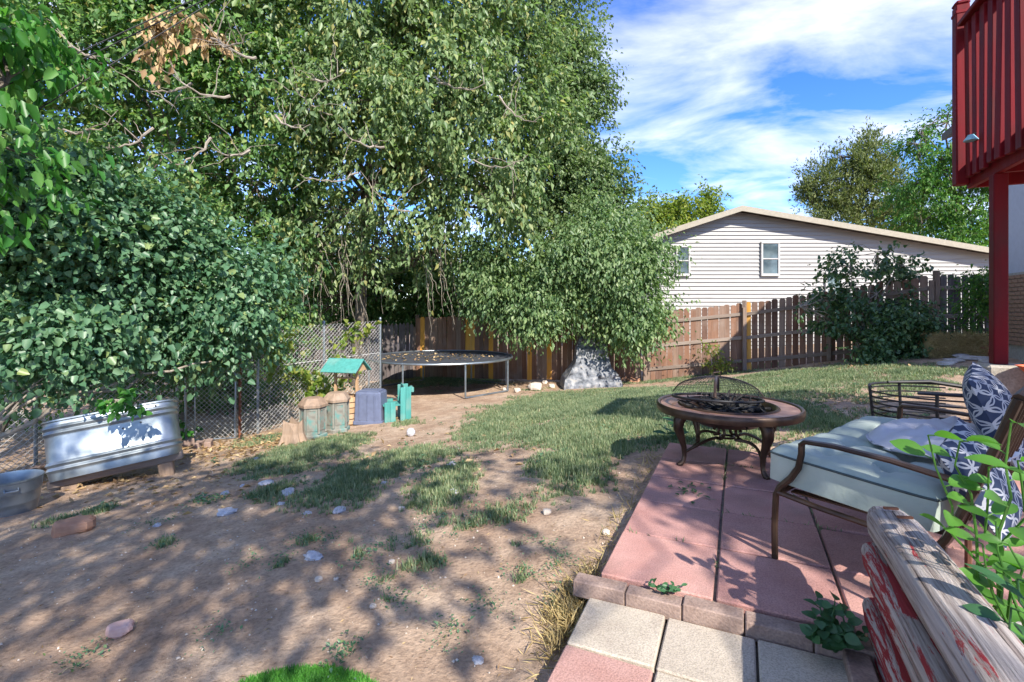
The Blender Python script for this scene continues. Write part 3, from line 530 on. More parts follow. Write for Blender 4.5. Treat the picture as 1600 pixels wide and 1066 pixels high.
# ---------------------------------------------------------------- wooden fences
def picket_mesh(w, h, style):
    t = .018; top = [(-w/2, h-.035), (-w/2+.03, h), (w/2-.03, h), (w/2, h-.035)] if style == 'dog' else [(-w/2, h-.07), (-.008, h), (.008, h), (w/2, h-.07)]
    o = [(-w/2, 0)]+top+[(w/2, 0)]; n = len(o); m = MB()
    m.add([(x, -t/2, z) for x, z in o]+[(x, t/2, z) for x, z in o], [tuple(range(n)), tuple(range(2*n-1, n-1, -1))]+[(k, n+k, n+(k+1) % n, (k+1) % n) for k in range(n)])
    return m.mesh('picket')
def fence(name, label, A, B, zA, zB, H, style='dog', w=.135, gap=.012, mat='picket', rails=False, new=(), posts=True, group='wooden yard fences'):
    A, B = Vector((*A, 0)), Vector((*B, 0)); L = (B-A).length; rz = math.atan2((B-A).y, (B-A).x); root = thing(name, label, 'fence', (A.x, A.y, zA-H), rz, None)
    me = picket_mesh(w, H, style); n = int(L/(w+gap)); slope = (zB-zA)/L
    for k in range(n):
        x = (k+.5)*(w+gap); again('picket', me, M['newpicket'] if k in new else M[mat], root, (x, random.gauss(0, .004), slope*x+random.gauss(0, .008)), (0, random.gauss(0, .006), random.gauss(0, .02)), (1, 1, 1+random.gauss(0, .006)))
    for off in ((.29, .92, 1.54) if rails else ()):
        m = MB(); m.bev((0, 0, 0), (L, .04, .088), .004); r = m.build('rail', M['rail'], root, False, (L/2, -.031, H-off+slope*L/2), (0, -math.atan(slope), 0))
    if posts:
        for x in ([0.0, L] if L < 3.2 else [0.0, L/2, L]):
            yy = -.10 if rails else .10
            MB().bev((0, 0, (H+.08)/2 if x == 0 else (H-.12)/2), (.095, .095, H+.08 if x == 0 else H-.12), .006).build('post', M['post'], root, False, (x, yy if x != 0 else yy, slope*x), (0, 0, random.gauss(0, .03)))
    return root
pA, pB, pC, pD, pE, pG = P(180, 0, 12.2), P(648, 0, 15.2), P(650, 0, 15.3), P(1007, 0, 13.6), P(1161, 0, 13.3), P(1455, 0, 11)
fence('picket_fence', 'weathered grey fence with pointed pickets seen through the wire mesh', pA[:2], pB[:2], .74, .80, 1.75, 'point', .105, .01, 'greypicket')
fence('board_fence', 'brown board fence patched with orange new boards behind the trampoline', pC[:2], pD[:2], .97, 1.10, 1.85, 'dog', .14, .006, 'picket', False, (1, 11, 12, 16, 24, 28))
fence('rail_fence', 'sunlit brown fence with three rails below the house windows', pD[:2], pE[:2], 1.12, 1.39, 1.85, 'dog', .142, .008, 'picket', True)
fence('rail_fence', 'darker railed fence behind the crooked shrub, one new ochre board by its post', (pE.x+.06, pE.y), pG[:2], 1.38, 1.99, 1.84, 'dog', .140, .017, 'picket', True, (0,))
fence('rail_fence', 'near black railed fence behind the straw bale', (pG.x+.05, 11.02), (12.2, 10.9), 1.99, 2.03, 1.75, 'dog', .13, .026, 'greypicket', True)
# ---------------------------------------------------------------- chain link
def chain(name, label, A, B, zA, zB, H, posts, rail=True, rusty=(), s=.08, cat='fence'):
    A, B = Vector((*A, 0)), Vector((*B, 0)); L = (B-A).length; rz = math.atan2((B-A).y, (B-A).x); sl = (zB-zA)/L
    root = thing(name, label, cat, (A.x, A.y, zA), rz); m = MB()
    def seg(x0, z0, x1, z1, y): m.tube([(x0, y, z0+sl*x0), (x1, y, z1+sl*x1)], .0036, 3, False)
    k = -H
    while k < L:
        x0, x1 = max(k, 0), min(k+H, L)
        if x1 > x0: seg(x0, x0-k, x1, x1-k, .003); seg(x0, H-(x0-k), x1, H-(x1-k), -.003)
        k += s
    o = m.build('wire_mesh', M['wire'], root); o['kind'] = 'stuff'
    for i, x in enumerate(posts):
        MB().tube([(x, .03, -.1+sl*x), (x, .03, H+.04+sl*x)], .024, 10).lathe([(.03, H+.03+sl*x), (.03, H+.05+sl*x), (.012, H+.075+sl*x), (.001, H+.08+sl*x)], 10, (x, .03, 0)).build('post', M['rust'] if i in rusty else M['galv'], root, True)
    if rail: MB().tube([(0, .03, H-.02), (L, .03, H-.02+sl*L)], .019, 8).build('top_rail', M['galv'], root, True)
    MB().tube([(0, .03, H*.62), (L, .03, H*.62+sl*L)], .008, 5).build('tension_wire', M['wire'], root)
    return root
c1, c2 = P(376, 0, 8.55), P(594, 0, 10.7)
chain('chain_link_fence', 'tall chain link fence with yellowing vines beside the trampoline', c1[:2], c2[:2], g1(c1.x, c1.y)+.02, g1(c2.x, c2.y)+.02, 1.83, [.0, .3, 1.55, 2.85], False, (0,))
g0, gq = P(287, 0, 8.3), P(372, 0, 8.5)
gate = thing('wire_gate', 'low chain link gate hung beside the rusty post', 'gate', (g0.x, g0.y, g1(g0.x, g0.y)), math.atan2(gq.y-g0.y, gq.x-g0.x)); GL = math.hypot(gq.x-g0.x, gq.y-g0.y)
m = MB(); k = -1.15
while k < GL:
    x0, x1 = max(k, 0), min(k+1.15, GL)
    if x1 > x0: m.tube([(x0, .003, .05+x0-k), (x1, .003, .05+x1-k)], .003, 3, False); m.tube([(x0, -.003, 1.2-(x0-k)), (x1, -.003, 1.2-(x1-k))], .003, 3, False)
    k += .08
m.build('wire_mesh', M['wire'], gate)['kind'] = 'stuff'
MB().tube([(.03, 0, .05), (.03, 0, 1.14), (.09, 0, 1.2), (GL-.1, 0, 1.2), (GL-.04, 0, 1.14), (GL-.04, 0, .05), (.03, 0, .05)], .019, 8).build('gate_frame', M['galv'], gate, True)
MB().tube([(.5*GL*.4, .01, .05), (.5*GL*.4, .01, 1.2)], .014, 8).build('brace', M['galv'], gate, True)
e0 = Vector((-7.7, 5.6)); chain('chain_link_fence', 'shaded low chain link fence behind the steel trough', e0, (g0.x-.06, g0.y), g1(*e0)+.02, g1(g0.x, g0.y), 1.25, [0, 1.7, 3.42], True)
# vine on the tall wire fence
vb = P(470, 660, 9.6); vr = thing('vine', 'yellow green grape vine climbing the chain link fence', 'vine', vb)
foliage('leaves', M['leafV'], vr, vb, [E(500,530,9.75,.45,.12,.2), E(555,520,10.1,.35,.12,.16), E(450,570,9.25,.35,.12,.3), E(480,600,9.4,.4,.12,.3), E(430,540,9.0,.3,.1,.3), E(540,560,10,.3,.1,.25), E(520,610,9.8,.35,.12,.3)], 900, cl=6, sig=.07, L=.11, Wd=.11, thr=.3, seed=151, full=True, nsc=2.5)
m = MB()
for k in range(14):
    x0 = random.uniform(410, 570); d = 8.9+(x0-400)/190*1.75; m.tube([p-vb for p in curve(P(x0, 660-(x0-400)*.15, d), P(x0+random.gauss(20, 25), random.uniform(515, 560), d+.15), 7, 0, .07)], taper(.007, .003, 7), 4, False)
m.build('stems', M['palebark'], vr)
# ---------------------------------------------------------------- neighbour's house
def lap_house():
    D = 19.0; x0, x1, xa = P(1011, 0, D).x, P(1556, 0, D).x, P(1150, 0, D).x
    zl, zr, za = P(0, 376, D).z, P(0, 400, D).z, P(0, 331, D).z; zb = -1.2
    root = thing('neighbour_house', 'white lap sided house with beige rake boards behind the fence', 'house', ((x0+x1)/2, D, zb)); O = Vector(root.location)
    top = lambda x: za-(za-zl)*(xa-x)/(xa-x0) if x < xa else za-(za-zr)*(x-xa)/(x1-xa)
    def span(z):
        a = x0 if z <= zl else xa-(za-z)/(za-zl)*(xa-x0); b2 = x1 if z <= zr else xa+(za-z)/(za-zr)*(x1-xa); return a, b2
    o = [(x0, zb), (x1, zb), (x1, zr), (xa, za), (x0, zl)]; m = MB()
    m.add([Vector((x, D+.03, z))-O for x, z in o]+[Vector((x, D+8, z))-O for x, z in o], [(0, 1, 2, 3, 4), (9, 8, 7, 6, 5)]+[(k, 5+k, 5+(k+1) % 5, (k+1) % 5) for k in range(5)]).build('wall', M['white'], root)
    z = zb; pt = .15
    while z < za-.05:
        zt = min(z+pt, za-.01); a, b2 = span(z); a2, b3 = span(zt)
        m = MB(); vs = [(a, D-.05, z), (b2, D-.05, z), (b3, D-.004, zt), (a2, D-.004, zt), (a, D+.03, z), (b2, D+.03, z)]
        m.add([Vector(v)-O for v in vs], [(0, 1, 2, 3), (4, 5, 1, 0)]).build('siding_board', M['white'], root); z += pt
    for px0, px1, py0, py1 in ((1055, 1077, 384, 432), (1187, 1216, 378, 432), (1287, 1313, 427, 475)):
        a, c = P(px0, py1, D), P(px1, py0, D); w, h = c.x-a.x, c.z-a.z; cx, cz = (a.x+c.x)/2, (a.z+c.z)/2
        wn = MB()
        for q in ((0, h/2-.04, w, .08), (0, -h/2+.05, w, .1)): wn.bev((q[0], 0, q[1]), (q[2], .10, q[3]), .008)
        for sx in (-1, 1): wn.bev((sx*(w/2-.035), 0, 0), (.07, .098, h-.18), .008)
        wo = wn.build('window', M['trimwhite'], root, False, Vector((cx, D-.085, cz))-O)
        for s2 in (-1, 1):
            MB().box((0, 0, 0), (w-.14, .012, h/2-.12)).build('pane', M['glass'], wo, False, (0, -.012 if s2 > 0 else -.004, s2*(h/4-.028)))
            MB().bev((0, 0, 0), (w-.14, .03, .045), .004).build('sash', M['trimwhite'], wo, False, (0, -.02, s2*.012-.01)) if s2 > 0 else None
    ov = .5
    for sgn in (-1, 1):
        xe = x0-.35 if sgn < 0 else x1+.1; ze = top(xe); e1, e2 = Vector((xa, 0, za+.03)), Vector((xe, 0, ze+.03)); n = Vector((-(e2-e1).z, 0, (e2-e1).x)).normalized()*(-1 if sgn < 0 else 1)
        m = MB(); m.add([Vector((p.x, y, p.z))+n*t-O for t in (0, .1) for p in (e1, e2) for y in (D-ov, D+8.4)], [(0, 1, 3, 2), (4, 6, 7, 5), (0, 2, 6, 4), (1, 5, 7, 3), (0, 4, 5, 1), (2, 3, 7, 6)])
        m.build('roof', M['shingle'], root)
        m = MB(); m.add([Vector((p.x, y, p.z))+Vector((0, 0, t))-O for t in (-.10, .105) for p in (e1, e2) for y in (D-ov-.035, D-ov-.002)], [(0, 1, 3, 2), (4, 6, 7, 5), (0, 2, 6, 4), (1, 5, 7, 3), (0, 4, 5, 1), (2, 3, 7, 6)])
        m.build('rake_board', M['fascia'], root)
lap_house()
# ochre shed behind the patched fence
sp = P(725, 600, 18); sh = thing('garden_shed', 'ochre shed with dark roof just showing over the patched fence', 'shed', (sp.x, 18, g1(sp.x, 18)))
MB().box((0, .9, 1.0), (2.3, 1.8, 2.0)).build('wall', M['ochre'], sh); MB().beam((-1.35, .9, 2.07), (1.35, .9, 2.07), 2.3, .10, .01).build('roof', M['shingle'], sh)
# ---------------------------------------------------------------- own house and deck (right)
DA, DB = w2uv(P(1511, 0, 4.5).x, 4.5)                        # deck outer corner in patio axes
def own_house():
    root = thing('brick_house', 'two storey house with blue grey siding over brick behind the deck', 'house', (PO[0], PO[1], 0), PR)
    v0 = DA+2.7; v1 = v0+8; u1 = DB+6.6; u0 = DB+4.0; zw = 4.85; zb = 1.9
    MB().box(((v0+v1)/2, (u0+u1)/2, (zb-.6)/2), (v1-v0, u1-u0, zb+.6)).build('brick_wall', M_noise('mortar', [(.3, (.3, .27, .24)), (.7, (.4, .37, .33))], 20, .95), root)
    MB().box(((v0+v1)/2, (u0+u1)/2, (zb+zw)/2), (v1-v0-.02, u1-u0-.02, zw-zb)).build('siding_wall', M['bluegrey'], root)
    rm = (v0+v1)/2; h = 1.6
    for s, ve in ((-1, v0-.78), (1, v1+.55)):
        e1, e2 = (rm, zw+h), (ve, zw-.15); m = MB(); vs = [(p[0], u, p[1]+t) for t in (0, .14) for p in (e1, e2) for u in (u0-.4, u1+.6)]
        m.add(vs, [(0, 1, 3, 2), (4, 6, 7, 5), (0, 2, 6, 4), (1, 5, 7, 3), (0, 4, 5, 1), (2, 3, 7, 6)]).build('roof', M['shingle'], root)
    m = MB(); m.add([(v0, u, zw) for u in (u0, u1)]+[(v1, u, zw) for u in (u0, u1)]+[(rm, u, zw+h-.05) for u in (u0, u1)], [(0, 2, 4), (1, 5, 3)]).build('gable', M['bluegrey'], root)
    bm = MB().bev((0, 0, 0), (.06, .2, .064), .004).mesh('brick')
    for k in range(17):                                      # bricks where the wall shows past the post
        for j in range(6):
            again('brick', bm, M['wallbrick'], root, (v0-.012, u1-.12-j*.212-(.106 if k % 2 else 0), .62+k*.075))
own_house()
def deck():
    root = thing('deck', 'dark red painted raised timber deck with picket railing on tall post', 'deck', (PO[0], PO[1], 0), PR)
    zb = P(0, 295, 4.5).z; zf = zb+.27; a = DA; b = DB; u0 = DB-2.1; rp = M['redpaint']
    MB().bev((a+.02, (u0+b)/2, zb+.12), (.045, b-u0, .24), .004).build('rim_beam', rp, root)
    MB().bev((a+1.35, b-.02, zb+.12), (2.6, .045, .238), .004).build('rim_beam', rp, root)
    for k in range(3): MB().box((a+1.36, b-.5-k*.55, zb+.115), (2.58, .04, .2)).build('joist', rp, root)
    me = MB().bev((0, 0, 0), (.135, b-u0, .028), .004).mesh('deck_board')
    for k in range(18): again('deck_board', me, rp, root, (a+.09+k*.145, (u0+b)/2, zf-.012))
    zt = P(0, 40, 4.5).z
    pm = MB().bev((0, 0, 0), (.10, .10, zt-zb+.14), .008).mesh('corner_post')
    cp = link('corner_post', pm, rp, root, (a-.052, b-.03, (zt+zb)/2+.10)); MB().bev((0, 0, 0), (.112, .112, .03), .006).build('cap_band', rp, cp, False, (0, 0, (zt-zb)/2+.0)); MB().bev((0, 0, 0), (.112, .112, .05), .02).build('post_cap', rp, cp, False, (0, 0, (zt-zb)/2+.085))
    MB().bev((a-.04, (u0+b)/2-.06, zt-.03), (.13, b-u0-.1, .04), .006).build('cap_rail', rp, root)
    MB().bev((a-.0, (u0+b)/2-.06, zt-.12), (.04, b-u0-.1, .09), .004).build('top_rail', rp, root)
    MB().bev((a+1.35, b-.05, zt-.05), (2.6, .1, .04), .004).build('cap_rail', rp, root)
    bm = MB().bev((0, 0, 0), (.036, .085, zt-zb-.12), .004).mesh('baluster')
    for k in range(13): again('baluster', bm, rp, root, (a-.042, b-.18-k*.145, (zt+zb)/2+.01+random.gauss(0, .006)), (0, random.gauss(0, .006), random.gauss(0, .02)))
    for k in range(16): again('baluster', bm, rp, root, (a+.16+k*.15, b+.025, (zt+zb)/2+.01), (0, 0, math.pi/2))
    for bb in (b-.52, b-1.95):
        po = link('support_post', MB().bev((0, 0, 0), (.092, .092, zb-.80), .006).mesh('support_post'), rp, root, (a+.03, bb, (zb+.80)/2))
    pier = thing('concrete_pier', 'pale concrete block under the red deck post', 'pier', (*uv2w(a+.03, b-.52), -.05), PR)
    MB().bev((.04, 0, .425), (.30, .26, .85), .02).build('block', M['concrete'], pier)
    rod = thing('rusty_rod', 'thin rusty rod leaning on the concrete block', 'rod', (*uv2w(a-.19, b-.62), -.05), PR)
    MB().tube([(0, 0, 0), (.01, .0, .5), (.035, .03, .86)], .008, 6).build('bar', M['rust'], rod, True)
    lamp = thing('hanging_lantern', 'small pale blue cone hanging on the deck railing', 'lantern', (*uv2w(a-.09, b-.36), P(0, 222, 4.3).z), PR)
    MB().lathe([(.001, .035), (.02, .03), (.05, -.015), (.052, -.02), (.001, -.02)], 14).build('shade', M_plain('pale_blue', (.25, .5, .58), .5), lamp, True); MB().tube([(0, 0, .03), (.06, 0, .05)], .006, 5).build('hook', M['black'], lamp)
deck()
# ---------------------------------------------------------------- trampoline
tc = Vector(((690-800)/F*12.85, 12.85, 0)); tz = -.0
tr = thing('trampoline', 'round black trampoline on galvanised legs before the patched fence', 'trampoline', (tc.x, tc.y, g1(tc.x, tc.y)), .2); tb = tr.location.z; RT = 1.83; hz = tz-tb
MB().ring((0, 0, hz), RT, .026, 64, 8).build('frame_ring', M['galv'], tr, True)
MB().lathe([(.001, hz-.02), (.8, hz-.015), (1.66, hz), (1.78, hz+.012), (1.785, hz-.004), (1.66, hz-.012), (.001, hz-.035)], 64).build('jumping_mat', M['mat'], tr, True)
for k in range(8):
    th = 2*math.pi*(k+.3)/8; x, y = RT*math.cos(th), RT*math.sin(th); zz = g1(tc.x+x*math.cos(.2)-y*math.sin(.2), tc.y+x*math.sin(.2)+y*math.cos(.2))-tb
    MB().tube([(x, y, hz), (x, y, zz+.03)], .022, 8).build('leg', M['galv'], tr, True)
    if k % 2 == 0:
        t2 = th+2*math.pi/8; x2, y2 = RT*math.cos(t2), RT*math.sin(t2); z2 = g1(tc.x+x2*math.cos(.2)-y2*math.sin(.2), tc.y+x2*math.sin(.2)+y2*math.cos(.2))-tb
        MB().tube([(x, y, zz+.03), (x2, y2, z2+.03)], .022, 8).build('foot_rail', M['galv'], tr, True)
n = 150; a = rng.random(n)*6.283; r = 1.55*np.sqrt(rng.random(n)); p = np.c_[r*np.cos(a)-.2, r*np.sin(a)*.7-.1, np.full(n, hz+.012)]
lf = link('mat_leaves', leaf_mesh('mat_leaves', p, rng.normal(size=(n, 3))*np.array([1, 1, .2]), np.array([[0, 0, 1.]])+rng.normal(size=(n, 3))*.3, .09, .05), M['leafDry'], None, (tc.x, tc.y, tb)); tag(lf, 'dry leaves fallen on the black trampoline mat', 'leaves', None, 'stuff')
# ---------------------------------------------------------------- fountain rock
def rock_fountain():
    c = hit(920, 603); root = thing('rock_fountain', 'grey cast rock fountain with stepped ledges under the weeping tree', 'fountain', c)
    m = MB(); nx, nz = 26, 34; H = 1.35
    for side in (0, 1):
        vs = []
        for j in range(nz+1):
            t = j/nz; w = .68*(1-t)**.8*.75+.22+.06*math.sin(t*9); st = math.floor(t*5)/5
            for i in range(nx+1):
                s = i/nx*2-1; x = s*w+(t*.10); rim = max(0, abs(s)-.72)*.55
                y = -.62+st*.80+.16*((t*5) % 1)**5-rim*(1-t) if not side else .35
                q = (x*4, t*7, 1.3); nn = float(vnoise(np.array([q]), 5)[0])-.5; n2 = float(vnoise(np.array([[x*11, t*17, .3]]), 6)[0])-.5
                vs.append((x+nn*.05, (y+nn*.16+n2*.12 if not side else y)*(1-.25*t), t*H+n2*.05+nn*.04-.04))
        f = [(j*(nx+1)+i, j*(nx+1)+i+1, (j+1)*(nx+1)+i+1, (j+1)*(nx+1)+i) for j in range(nz) for i in range(nx)]
        m.add(vs, f)
    N = (nx+1)*(nz+1)
    for j in range(nz):
        a, b = j*(nx+1), (j+1)*(nx+1); m.f += [(a, b, N+b, N+a), (a+nx, N+a+nx, N+b+nx, b+nx)]
    a = nz*(nx+1); m.f += [(a+i, a+i+1, N+a+i+1, N+a+i) for i in range(nx)]
    m.build('shell', M['fakerock'], root, True)
rock_fountain()
# ---------------------------------------------------------------- stones
def stone(name, label, px, py, w, h, dpt, mat, seed, group=None, rz=0, cat='stone'):
    c = hit(px, py); rr = random.Random(seed); m = MB(); n, k = 14, 9; vs = []
    for j in range(k+1):
        ph = math.pi*j/k
        for i in range(n):
            th = 2*math.pi*i/n; v = Vector((math.sin(ph)*math.cos(th), math.sin(ph)*math.sin(th), math.cos(ph)))
            f = .82+.4*float(vnoise(np.array([[v.x*1.6+seed, v.y*1.6, v.z*1.6]]), seed)[0]); e = max(abs(v.x), abs(v.y), abs(v.z)); v = v*f/(e**(.85 if mat == 'redstone' else .55))*.8
            vs.append((v.x*w/2, v.y*dpt/2, v.z*h/2+h*.36))
    m.add(vs, [(j*n+i, (j+1)*n+i, (j+1)*n+(i+1) % n, j*n+(i+1) % n) for j in range(k) for i in range(n)])
    o = m.build(name, M[mat], None, False, c, (0, 0, rz)); return tag(o, label, cat, group)
stone('stone', 'angular red sandstone chunk beside the steel tub', 115, 832, .30, .13, .18, 'redstone', 3, rz=.5)
stone('stone', 'smooth pink oblong stone alone on the bare dirt', 187, 992, .135, .075, .09, 'pinkstone', 5, rz=.5)
stone('stone', 'white rounded rock at the right foot of the grey rock fountain', 964, 603, .30, .18, .22, 'fluff', 7)
stone('stone', 'flat reddish rock by the fence corner post', 990, 597, .45, .16, .3, 'redstone', 8)
stone('stone', 'pale tan boulder in the dirt left of the rock fountain', 836, 610, .42, .26, .3, 'stone', 9)
for q, (px, py) in enumerate(((790, 612), (808, 613), (862, 606), (851, 600))): stone('stone', 'small pale stone between trampoline leg and rock fountain', px, py, .2, .13, .16, 'stone', 20+q, 'pale stones near the trampoline')
for q, (px, py, s) in enumerate(((498,908,.05),(525,907,.035),(612,880,.045),(628,797,.06),(855,803,.07),(947,835,.06),(583,950,.04),(1020,560,.2),(1180,572,.2),(1350,566,.34))):
    stone('stone', 'little grey tan stone lying loose on the yard', px, py, s, s*.6, s*.8, 'stone', 40+q, 'loose small stones')
for q, (px, py, s) in enumerate(((1490,566,.5),(1520,562,.55),(1500,558,.4),(1545,566,.4),(1478,571,.35))):
    stone('flagstone', 'flat grey flagstone dumped in front of the straw bale', px, py, s, .09, s*.6, 'flag', 60+q, 'dumped flagstones', random.uniform(-.6, .6))
def fluff(px, py, s, k):
    c = hit(px, py); m = MB(); n, kk = 22, 12; vs = []
    for j in range(kk+1):
        ph = math.pi*j/kk
        for i in range(n):
            th = 2*math.pi*i/n; v = np.array([[math.sin(ph)*math.cos(th), math.sin(ph)*math.sin(th), math.cos(ph)]])
            f = .45+.6*float(vnoise(v*1.5+k*3.3, 2)[0])+.5*float(vnoise(v*4.2+k, 5)[0]); vs.append((v[0, 0]*f*s*.5, v[0, 1]*f*s*.36, max(-.01, v[0, 2]*f*s*.22+s*.06)))
    m.add(vs, [(j*n+i, (j+1)*n+i, (j+1)*n+(i+1) % n, j*n+(i+1) % n) for j in range(kk) for i in range(n)])
    tag(m.build('stuffing_tuft', M['fluff'], None, True, c, (0, 0, k*1.3)), 'tuft of white toy stuffing lying on the grass', 'stuffing', 'white stuffing tufts')
for k, (px, py, s) in enumerate(((354,803,.16),(352,772,.10),(400,720,.13),(416,756,.13),(450,772,.16),(440,788,.07),(530,799,.12),(490,872,.12),(706,727,.11),(710,770,.09),(480,803,.07),(245,822,.07),(262,716,.12),(380,760,.07),(747,1033,.05),(600,755,.06))): fluff(px, py, s, k)
c = hit(642, 682); tag(MB().lathe([(.001, 0), (.04, .006), (.066, .04), (.066, .08), (.045, .115), (.001, .13)], 16).build('ball', M['fluff'], None, True, c), 'dirty white ball on the bare dirt before the trampoline', 'ball')
# ---------------------------------------------------------------- toys and planters by the wire fence
def hexplanter(label, px, py, s, rz):
    c = hit(px, py); root = thing('hexagonal_planter', label, 'planter', c, rz, 'faded hexagonal planters'); n = 6; H = .62*s; r = .25*s
    hexa = lambda prof, nm, mt: MB().lathe(prof, 6).build(nm, M[mt], root)
    hexa([(.001, 0), (r*1.06, 0), (r*1.06, .06), (r*.98, .075), (.001, .075)], 'plinth', 'tealfade'); hexa([(.001, .07), (r*.93, .07), (r*.93, H), (.001, H)], 'body', 'tealfade')
    hexa([(.001, H-.01), (r*1.10, H-.01), (r*1.12, H+.03), (r*.72, H+.13), (r*.66, H+.135), (.001, H+.135)], 'lid', 'stump')
    for k in range(6):
        a = math.pi/3*(k+.5); x = r*.93*math.cos(math.pi/6); pr = MB()
        w, h = r*.62, H*.62
        for sx in (-1, 1): pr.box((0, sx*w/2, 0), (.014, .03, h))
        for sz in (-1, 1): pr.box((0, 0, sz*h/2), (.016, w+.03, .03))
        pr.build('panel_frame', M['tealfade'], root, False, (x*math.cos(a), x*math.sin(a), .07+H*.47), (0, 0, a))
        b = math.pi/3*k; MB().box((0, 0, 0), (.03, .03, H-.08)).build('corner_strip', M['tealfade'], root, False, (r*.92*math.cos(b), r*.92*math.sin(b), .035+H/2+.02), (0, 0, b))
hexplanter('worn grey hexagonal planter with lid next to the tree stump', 489, 684, .84, .3)
hexplanter('teal stained hexagonal planter in front of the wishing well', 526, 674, .86, .62)
def well():
    c = hit(541, 664); root = thing('wishing_well', 'wooden wishing well planter with faded teal gable roof', 'planter', c, -.25)
    m = MB().lathe([(.21, 0), (.23, .5), (.19, .5), (.17, .1), (.001, .1)], 12).build('barrel', M['cedar'], root)
    for k in range(5): MB().lathe([(.228+.003*k, .045+k*.1), (.240+.003*k, .05+k*.1), (.240+.003*k, .125+k*.1), (.228+.003*k, .13+k*.1)], 12).build('slat_ring', M['cedar'], root)
    for s in (-1, 1): MB().bev((s*.22, 0, .55), (.035, .06, 1.1), .004).build('post', M['cedar'], root)
    for s in (-1, 1):
        MB().beam((-.36, s*.13, 1.10), (.36, s*.13, 1.10), .36, .022, .004, (0, s*.62, .78)).build('roof_board', M['teal'], root)
    for s in (-1, 1): MB().add([(s*.30, -.2, 1.0), (s*.30, .2, 1.0), (s*.30, 0, 1.2), (s*.28, -.2, 1.0), (s*.28, .2, 1.0), (s*.28, 0, 1.2)], [(0, 1, 2), (5, 4, 3), (0, 3, 4, 1), (1, 4, 5, 2), (2, 5, 3, 0)]).build('gable', M['cedar'], root)
    MB().tube([(-.25, 0, .86), (.25, 0, .86)], .018, 8).build('windlass', M['cedar'], root, True)
well()
def bin_():
    c = hit(580, 660); root = thing('storage_bin', 'slate blue plastic bin standing upside down by the wire fence', 'bin', c, -.1); w, d, h = .55, .42, .58
    m = MB(); lv = [(0, 1.0), (.05, 1.0), (.06, .93), (h-.03, .86), (h, .82)]; vs = []
    for z, s in lv:
        for x, y in ((-1, -.85), (-.9, -1), (.9, -1), (1, -.85), (1, .85), (.9, 1), (-.9, 1), (-1, .85)): vs.append((x*w/2*s, y*d/2*s, z))
    f = [(k*8+i, k*8+(i+1) % 8, (k+1)*8+(i+1) % 8, (k+1)*8+i) for k in range(4) for i in range(8)]+[tuple(32+i for i in range(8))]
    m.add(vs, f).build('tub', M['slatebin'], root)
    for x in (-.14, .0, .14): MB().bev((x, -d/2*.9-.004, .30), (.02, .03, .46), .004).build('rib', M['slatebin'], root)
    MB().bev((0, 0, h+.008), (w*.7, d*.7, .02), .008).build('base_panel', M['slatebin'], root)
bin_()
def toybench():
    c = hit(618, 656); root = thing('toy_bench', 'turquoise painted slatted child bench beside the blue bin', 'bench', c, .35); t = M['teal']; W2, H = .40, .78
    for sy in (-1, 1):
        for k in range(2): MB().bev((.11+k*.098, sy*.2, .31), (.095, .022, .62+.015*k), .004).build('slat', t, root)
        for k in range(2): MB().bev((-.17+k*.10, sy*.2, .18), (.096, .022, .36), .004).build('slat', t, root)
    MB().bev((-.08, 0, .30), (.32, .38, .025), .004).build('seat', t, root)
    for k in range(4): MB().bev((.09+k*.012, 0, .34+k*.088), (.02, .39, .085), .004, Matrix.Rotation(.12, 3, 'Y')).build('back_slat', t, root)
    MB().bev((.28, -.1, .57), (.05, .24, .09), .008).build('cross_piece', t, root)
toybench()
c = hit(457, 692); st = thing('tree_stump', 'short splintered brown tree stump by the wire fence', 'stump', c)
m = MB(); n = 18; prof = [(.24, -.05), (.19, .05), (.15, .16), (.14, .30)]; vs = [(r*(1+.18*math.sin(5*a)+.08*math.sin(9*a+1))*math.cos(a), r*(1+.18*math.sin(5*a))*math.sin(a), z+(.05*math.sin(7*a)+.05*math.cos(3*a) if z > .2 else 0)) for r, z in prof for a in [2*math.pi*i/n for i in range(n)]]
m.add(vs, [(k*n+i, k*n+(i+1) % n, (k+1)*n+(i+1) % n, (k+1)*n+i) for k in range(3) for i in range(n)]+[tuple(3*n+i for i in range(n))]).build('trunk', M['stump'], st)
